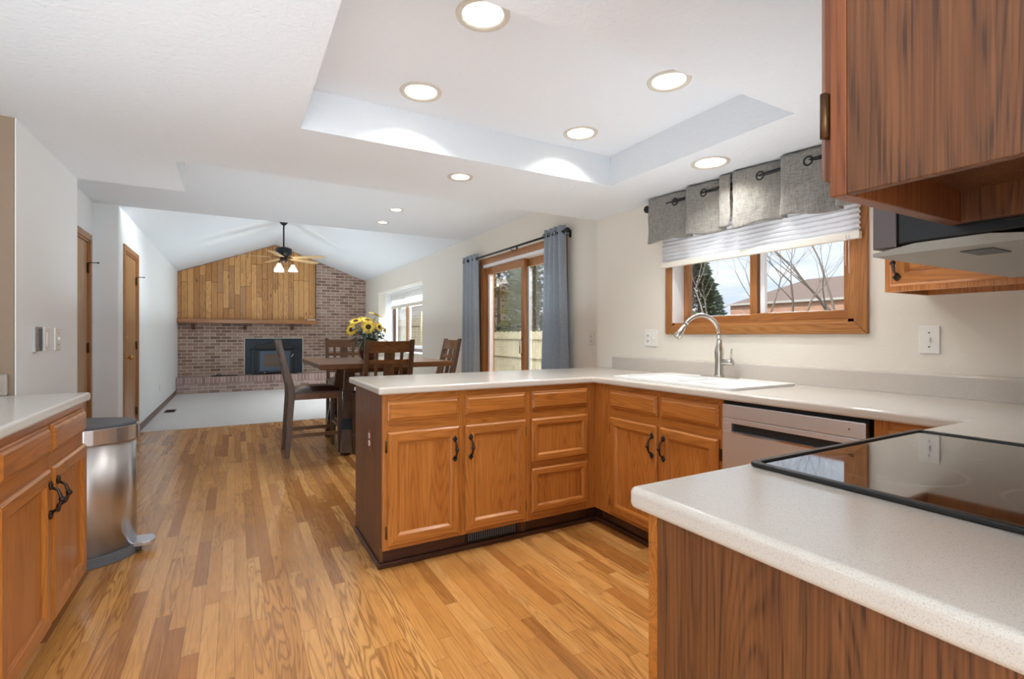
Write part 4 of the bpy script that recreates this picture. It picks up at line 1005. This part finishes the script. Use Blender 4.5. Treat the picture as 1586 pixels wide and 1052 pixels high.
# ------------------------------------------------------------------ counter-height chairs (back on local -y side, front +y)
def make_chair(label):
    t_ = thing('dining_chair', label, 'chair', (0, 0, 0), 0, 'counter-height chairs around the dining table')
    W2, SD_ = .225, .235
    q = MB()   # seat cushion, domed
    def sf(u_, v_):
        x = -W2 + 2 * W2 * u_; y = -SD_ + .02 + (2 * SD_ - .0) * v_
        e = max(0, 1 - (abs(2 * u_ - 1)) ** 4) * max(0, 1 - (abs(2 * v_ - 1)) ** 4)
        return (x, y, .618 + .050 * e)
    q.grid(sf, 14, 14, 'leather'); q.grid(lambda u_, v_: (sf(u_, v_)[0], sf(u_, v_)[1], .612), 14, 14, 'leather')
    q.box(-W2, -SD_ + .02, .606, W2, SD_ + .02, .620, 'leather'); q.build('seat', t_)
    q = MB(); q.box(-W2 + .01, -SD_ + .03, .545, W2 - .01, -SD_ + .05, .606, 'walnut_x').box(-W2 + .01, SD_ - .012, .545, W2 - .01, SD_ + .010, .606, 'walnut_x').box(-W2 + .008, -SD_ + .05, .545, -W2 + .03, SD_ - .012, .606, 'walnut_x').box(W2 - .03, -SD_ + .05, .545, W2 - .008, SD_ - .012, .606, 'walnut_x'); q.build('apron', t_, .002)
    for s_ in (-1, 1):
        q = MB(); x = s_ * (W2 - .018)
        pr = [(-SD_ - .045, 0), (-SD_ - .002, 0), (-SD_ + .045, .58), (-SD_ + .040, .68), (-SD_ - .02, .90), (-SD_ - .075, 1.13), (-SD_ - .112, 1.13), (-SD_ - .062, .88), (-SD_ - .012, .66), (-SD_ - .010, .56)]
        q.prism(pr, x - .019, x + .019, 0, 'walnut_v'); q.build('rear_leg', t_, .003)
        q = MB(); q.beam((x, SD_ - .012, .606), (x, SD_ - .012, 0.001), .040, .046, 'walnut_v', up=(0, 1, 0), w1=.030, d1=.034); q.build('leg', t_, .002)
        q = MB(); q.beam((x, -SD_ + .0, .20), (x, SD_ - .012, .20), .018, .036, 'walnut_x'); q.build('stretcher', t_, .001)
    q = MB(); q.beam((-W2 + .03, SD_ - .012, .26), (W2 - .03, SD_ - .012, .26), .018, .036, 'walnut_x'); q.build('stretcher', t_, .001)
    q = MB(); q.beam((-W2 + .03, -SD_ + .01, .26), (W2 - .03, -SD_ + .01, .26), .018, .036, 'walnut_x'); q.build('stretcher', t_, .001)
    yb = lambda z: -SD_ + .012 + (-.055) * (z - .66) / .22 if z < .89 else -SD_ - .042 - .052 * (z - .89) / .24
    def rail(z0_, z1_, nm, arch_=0):
        q = MB(); N = 12; vs = []
        for k in range(N + 1):
            x = -W2 + .036 + (2 * W2 - .072) * k / N; bow = -.016 * (1 - (2 * k / N - 1) ** 2); zz = z1_ + arch_ * (1 - (2 * k / N - 1) ** 2)
            for yy, z in ((yb(z0_) + bow, z0_), (yb(z0_) + bow + .018, z0_), (yb(zz) + bow + .018, zz), (yb(zz) + bow, zz)): vs.append((x, yy, z))
        fs = [(0, 1, 2, 3), tuple(N * 4 + i for i in (3, 2, 1, 0))] + [(k * 4 + i, k * 4 + (i + 1) % 4, k * 4 + 4 + (i + 1) % 4, k * 4 + 4 + i) for k in range(N) for i in range(4)]
        q.add(vs, fs, 'walnut_x'); return q.build(nm, t_, .001)
    rail(1.01, 1.118, 'crest_rail', -.004); rail(.905, .945, 'mid_rail'); rail(.70, .735, 'lower_rail')
    for x, w_ in ((-.115, .028), (0, .095), (.115, .028)):
        bw = -.016 * (1 - (x / .19) ** 2)
        q = MB(); q.beam((x, yb(.735) + .009 + bw, .73), (x, yb(.905) + .009 + bw, .91), w_, .010, 'walnut_v', up=(0, 1, 0)); q.beam((x, yb(.945) + .009 + bw, .94), (x, yb(1.01) + .009 + bw, 1.015), w_, .010, 'walnut_v', up=(0, 1, 0)); q.build('slat', t_)
    return t_
ch = make_chair('counter-height chair left of the table, seen side on with dark leather seat')
ch.location = (.695, 5.40, 0); ch.rotation_euler = (0, 0, R(-90))
def chair(label, x, y, a):
    c = copy_tree(ch); c['label'] = label; c.location = (x, y, 0); c.rotation_euler = (0, 0, R(a)); return c
chair('counter-height chair with its back to the peninsula, in front of the vase', 1.235, 4.82, 0)
chair('counter-height chair on the fireplace side of the table, half hidden by the vase', 1.24, 6.42, 180)
chair('counter-height chair at the right side of the table, near the patio curtain', 1.88, 5.38, 90)

# ------------------------------------------------------------------ vase and sunflowers
VX, VY = 1.24, 5.36
vs_ = thing('vase', 'round dark red glazed vase in the middle of the dining table', 'vase', (VX, VY, TZ + .0005))
q = MB(); q.lathe([(0, 0), (.055, 0), (.085, .04), (.108, .09), (.105, .14), (.075, .185), (.055, .205), (.062, .225), (.056, .224), (.048, .205), (.06, .18), (.0, .06)], 'vase', n=32, cap=False); q.build('body', vs_)
random.seed(5)
def leaf_mesh(mb, base, dirv_, L, Wd, mat, droop=.3):
    d = Vector(dirv_).normalized(); sd_ = d.cross(Vector((0, 0, 1)));
    if sd_.length < .1: sd_ = Vector((1, 0, 0))
    sd_.normalize(); up = sd_.cross(d).normalized(); base = Vector(base); vs = []
    N = 6
    for k in range(N + 1):
        u_ = k / N; w_ = Wd * math.sin(PI * min(1, u_ * .92 + .04)) ** .8
        c = base + d * L * u_ - Vector((0, 0, 1)) * droop * L * u_ * u_
        vs += [c - sd_ * w_ / 2 + up * .12 * w_, c, c + sd_ * w_ / 2 + up * .12 * w_]
    fs = []
    for k in range(N):
        for i in (0, 1): fs.append((k * 3 + i, k * 3 + i + 1, k * 3 + 4 + i, k * 3 + 3 + i))
    mb.add(vs, fs, mat, True)
def sunflower(label, off, face, r):
    """off: head centre relative to the vase mouth; face: direction the bloom looks"""
    t_ = thing('sunflower', label, 'flower', (VX, VY, TZ + .18), 0, 'sunflowers in the vase')
    hd = Vector(off); f = Vector(face).normalized()
    q = MB(); q.tube([Vector((off[0] * .1, off[1] * .1, -.06)), Vector((hd.x * .35, hd.y * .35, hd.z * .55)), hd - f * .025], [.0045, .004, .004], 'stem', 6); q.build('stem', t_)
    sx_ = f.cross(Vector((0, 0, 1))); sx_ = sx_.normalized() if sx_.length > .1 else Vector((1, 0, 0)); sy_ = sx_.cross(f).normalized()
    q = MB()
    for ring_, n_, rr_, mt in ((0, 15, r, 'petal'), (1, 13, r * .86, 'petal_edge')):
        for k in range(n_):
            a = 2 * PI * (k + .5 * ring_) / n_ + random.uniform(-.08, .08); dv = sx_ * math.cos(a) + sy_ * math.sin(a); tn = dv.cross(f)
            L = rr_ * random.uniform(.88, 1.08); cp = random.uniform(-.1, .25); wv = rr_ * .17; vs = []
            for u_, ww in ((.28, .5), (.5, 1.0), (.75, .9), (1.0, .05)):
                c = hd + dv * L * u_ + f * (.004 * ring_ + cp * L * (u_ - .28) ** 1.5)
                vs += [c - tn * wv * ww, c + f * .003, c + tn * wv * ww]
            q.add(vs, [(j * 3 + i, j * 3 + i + 1, j * 3 + 4 + i, j * 3 + 3 + i) for j in range(3) for i in (0, 1)], mt, True)
    q.build('petals', t_)
    q = MB(); vs = []; N = 16
    for rr_, hh_ in ((.36, -.006), (.36, .008), (.26, .016), (.12, .012)):
        for k in range(N): a = 2 * PI * k / N; vs.append(hd + (sx_ * math.cos(a) + sy_ * math.sin(a)) * r * rr_ + f * hh_)
    q.add(vs, [(j * N + k, j * N + (k + 1) % N, (j + 1) * N + (k + 1) % N, (j + 1) * N + k) for j in range(3) for k in range(N)] + [tuple(range(3 * N, 4 * N)), tuple(range(N))], 'seed', True)
    q.build('seed_head', t_)
tocam = Vector((-.22, -.97, .1))
sunflower('large sunflower facing the camera in the centre of the bouquet', (-.03, -.13, .175), (-.25, -1, .15), .078)
sunflower('sunflower at the left edge of the bouquet, turned half left', (-.18, -.03, .145), (-.75, -.75, .25), .068)
sunflower('sunflower at the upper left of the bouquet, seen from below its rim', (-.12, .04, .235), (-.35, -.35, 1), .078)
sunflower('sunflower at the top middle of the bouquet, tilted up', (.00, .05, .245), (.1, -.5, 1), .078)
sunflower('highest sunflower at the upper right of the bouquet', (.095, .06, .305), (.35, -.15, 1), .078)
sunflower('sunflower at the right of the bouquet, turned right', (.095, -.06, .175), (.5, -.8, .2), .058)
sunflower('smallest sunflower low at the far right edge of the bouquet', (.165, -.01, .14), (.8, -.4, .3), .045)
q = MB()
for k in range(190):
    a = random.uniform(0, 2 * PI); rr_ = random.uniform(.0, .16); z = random.uniform(.02, .22)
    c = Vector((VX + rr_ * math.cos(a), VY + rr_ * math.sin(a), TZ + .18 + z * .75))
    leaf_mesh(q, c, (math.cos(a) + random.uniform(-.4, .4), math.sin(a) + random.uniform(-.4, .4), random.uniform(-.25, .7)), random.uniform(.045, .085), random.uniform(.03, .048), random.choice(['leaf', 'leaf_blue', 'leaf_blue']), random.uniform(.1, .6))
for k in range(14):
    a = random.uniform(PI, 1.7 * PI)
    leaf_mesh(q, (VX + .06 * math.cos(a), VY + .06 * math.sin(a), TZ + .24), (math.cos(a), math.sin(a), -.1), random.uniform(.08, .13), .02, 'leaf', 1.0)
tag(q.build('foliage', fix=False), 'green and blue-grey leaves spilling from the red vase', 'foliage', kind='stuff')

# ------------------------------------------------------------------ outside
GZ = -.35
struct(MB().box(2.9, -12, GZ - .1, 60, 40, GZ, 'grass_ground').build('ground'))
# fence beyond the patio door and running past the family window
def fence(label, x, ya, yb, z0_, z1_, post):
    t_ = thing('wood_fence', label, 'fence', (x, ya, z0_))
    n_ = int((yb - ya) / .14)
    q = MB()
    for i in range(n_): q.box(0, i * .14 + .003, 0, .02, i * .14 + .137, z1_ - z0_ - .02 * (i % 2), 'fence_wood')
    q.build('boards', t_)
    q = MB()
    for z in (.35, (z1_ - z0_) * .55, z1_ - z0_ - .22): q.box(-.045, 0, z, -.001, yb - ya, z + .09, 'fence_wood')
    q.build('rail', t_)
    for yy in post:
        q = MB(); q.box(-.14, yy - ya - .05, 0, -.046, yy - ya + .05, z1_ - z0_ + .16, 'fence_wood'); q.build('post', t_, .01)
fence('weathered board fence seen through the patio door', 7.0, 7.8, 16.2, GZ, 1.28, (8.6, 13.95))
fence('pale board fence close outside the family room window', 4.6, 12.2, 17.0, GZ, 1.66, (13.2, 15.6))
def tubetree(mb, p, d, L, r, depth, rnd, mat, spread=.55, n=6):
    pts = [Vector(p)]; dv = Vector(d).normalized(); seg = 3
    for i in range(seg):
        dv = (dv + Vector((rnd.uniform(-.12, .12), rnd.uniform(-.12, .12), rnd.uniform(-.02, .12)))).normalized()
        pts.append(pts[-1] + dv * L / seg)
    rs = [r * (1 - .38 * i / seg) for i in range(seg + 1)]
    mb.tube(pts, rs, mat, n if depth > 2 else 4, cap=False)
    if depth <= 0: return
    k = rnd.choice((2, 3, 3)) if depth > 1 else 3
    for i in range(k):
        a = rnd.uniform(0, 2 * PI); s_ = spread * rnd.uniform(.6, 1.3)
        nd = (dv + Vector((math.cos(a) * s_, math.sin(a) * s_, rnd.uniform(-.1, .3)))).normalized()
        st_ = pts[-1] if i < 2 else pts[-2]
        tubetree(mb, st_, nd, L * rnd.uniform(.62, .84), rs[-1] * rnd.uniform(.55, .8), depth - 1, rnd, mat, spread, n)
def bare_tree(label, x, y, h, r, seed, depth=5, lean=(0, 0, 1), mat='bark', spread=.55):
    rnd = random.Random(seed); t_ = thing('bare_tree', label, 'tree', (x, y, GZ), 0, 'leafless trees outside')
    q = MB(); tubetree(q, (0, 0, 0), lean, h, r, depth, rnd, mat, spread); q.build('branches', t_, fix=False)
bare_tree('large leafless tree in the right pane in front of the brick house', 10.2, 6.3, 1.5, .075, 4, 7, (.0, .05, 1), 'bark_dark', .75)
bare_tree('slender leafless tree in the left pane beside the evergreen', 9.2, 7.35, 1.5, .045, 11, 6, (0, .1, 1), 'bark')
bare_tree('leafless tree rising behind the window mullion', 12.5, 8.4, 1.9, .055, 23, 6, (0, -.1, 1), 'bark')
bare_tree('leaning leafless tree at the right edge of the kitchen window', 12.5, 6.1, 2.0, .08, 31, 6, (0, .35, 1), 'bark_dark')
def conifer(label, x, y, h, r, seed, mat='conifer', n=1500, name='evergreen_tree', L0=.35, base=.0, grp=None):
    rnd = random.Random(seed); t_ = thing(name, label, 'tree', (x, y, GZ), 0, grp)
    q = MB(); q.tube([(0, 0, 0), (0, 0, h * .96)], [.09, .01], 'bark_dark', 7); q.build('trunk', t_)
    q = MB()
    for k in range(n):
        v_ = rnd.random() ** .8; z = base + (h - base) * v_ * .98; rr_ = r * (1 - v_) ** .85 + .04; a = rnd.uniform(0, 2 * PI); q_ = rr_ * rnd.uniform(.35, 1.0)
        c = Vector((q_ * math.cos(a), q_ * math.sin(a), z)); dd_ = Vector((math.cos(a), math.sin(a), rnd.uniform(-.3, .35)))
        leaf_mesh_s(q, c, dd_, L0 * rnd.uniform(.5, 1), L0 * .28, mat, rnd)
    q.build('needles', t_, fix=False)
def leaf_mesh_s(mb, c, d, L, w_, mat, rnd):
    d = d.normalized(); s_ = d.cross(Vector((rnd.uniform(-.4, .4), rnd.uniform(-.4, .4), 1))).normalized()
    mb.add([c, c + d * L * .5 + s_ * w_ * .5, c + d * L, c + d * L * .5 - s_ * w_ * .5], [(0, 1, 2, 3)], mat)
    u2 = s_.cross(d).normalized()
    mb.add([c, c + d * L * .45 + u2 * w_ * .45, c + d * L * .95, c + d * L * .45 - u2 * w_ * .45], [(0, 1, 2, 3)], mat)
conifer('conical dark evergreen at the left of the kitchen window view', 14.0, 11.9, 4.1, 1.40, 2, n=3200, L0=.34)
for i, (x, y, h, r, lb) in enumerate(((9.4, 18.0, 8.5, 2.1, 'tall juniper beyond the fence in the left patio door pane'), (9.4, 14.0, 8.0, 2.0, 'broad juniper beyond the fence behind the patio door stile'), (9.4, 10.4, 8.2, 1.9, 'juniper beyond the fence at the right patio door pane'))):
    conifer(lb, x, y, h, r, 40 + i, 'juniper', 3000, 'juniper_tree', .50, .5, 'junipers beyond the fence')
bare_tree('leafless branching tree in front of the junipers beyond the patio', 8.2, 13.4, 1.5, .06, 77, 5, (0, .2, 1), 'bark', .8)
# neighbour's brick house with hipped shingle roof, and a pale sided house far left
hs = thing('neighbor_house', 'brick house with brown hipped roof beyond the kitchen window', 'house', (20, 3.0, GZ))
q = MB(); q.box(0, -4, 0, 8, 12.2, 2.55 - GZ, 'brick_neighbor'); q.build('wall', hs)
q = MB(); ez = 2.55 - GZ; e = .12
q.add([(-e, -4 - e, ez), (8 + e, -4 - e, ez), (8 + e, 12.2 + e, ez), (-e, 12.2 + e, ez), (4, 0, ez + 1.3), (4, 11.0, ez + 1.3)], [(0, 3, 5, 4), (1, 4, 5, 2), (0, 4, 1), (3, 2, 5), (0, 1, 2, 3)], 'roof_shingle'); q.build('roof', hs)
q = MB(); q.box(-e - .03, -4 - e, ez - .04, -e + .03, 12.2 + e, ez + .05, 'siding'); q.build('gutter', hs)
q = MB(); q.box(-.04, 11.1, 1.45, .0, 12.0, 2.35, 'siding').box(-.05, 11.2, 1.55, -.041, 11.9, 2.25, 'dark_grey'); q.build('window', hs)
q = MB(); q.box(1.6, 4.4, ez + .5, 2.3, 5.2, ez + .9, 'siding'); q.build('skylight', hs)
h2 = thing('neighbor_house', 'pale sided house far behind the evergreen tree', 'house', (30, 27, GZ))
q = MB(); q.box(0, 0, 0, 7, 6, 2.4, 'siding'); q.build('wall', h2)
q = MB(); q.add([(-.4, -.4, 2.4), (7.4, -.4, 2.4), (7.4, 6.4, 2.4), (-.4, 6.4, 2.4), (-.4, 3, 3.8), (7.4, 3, 3.8)], [(0, 1, 5, 4), (2, 3, 4, 5), (0, 4, 3), (1, 2, 5), (0, 3, 2, 1)], 'siding'); q.build('roof', h2)
h3 = thing('neighbor_house', 'pale lap sided house behind the fence at the family room window', 'house', (8.5, 21.5, GZ))
q = MB()
for i in range(24): q.prism([(0.0, i * .16), (-.03, i * .16), (0.0, i * .16 + .16)], 0, 14, 1, 'siding') if False else q.box(-.012 - .012 * (i % 2), 0, i * .15, 5, 14, i * .15 + .148, 'siding')
q.build('wall', h3)
q = MB(); q.add([(-.5, -.5, 3.6), (5.5, -.5, 3.6), (5.5, 14.5, 3.6), (-.5, 14.5, 3.6), (2.5, 2.5, 5), (2.5, 11.5, 5)], [(0, 3, 5, 4), (1, 4, 5, 2), (0, 4, 1), (3, 2, 5), (0, 1, 2, 3)], 'roof_shingle'); q.build('roof', h3)
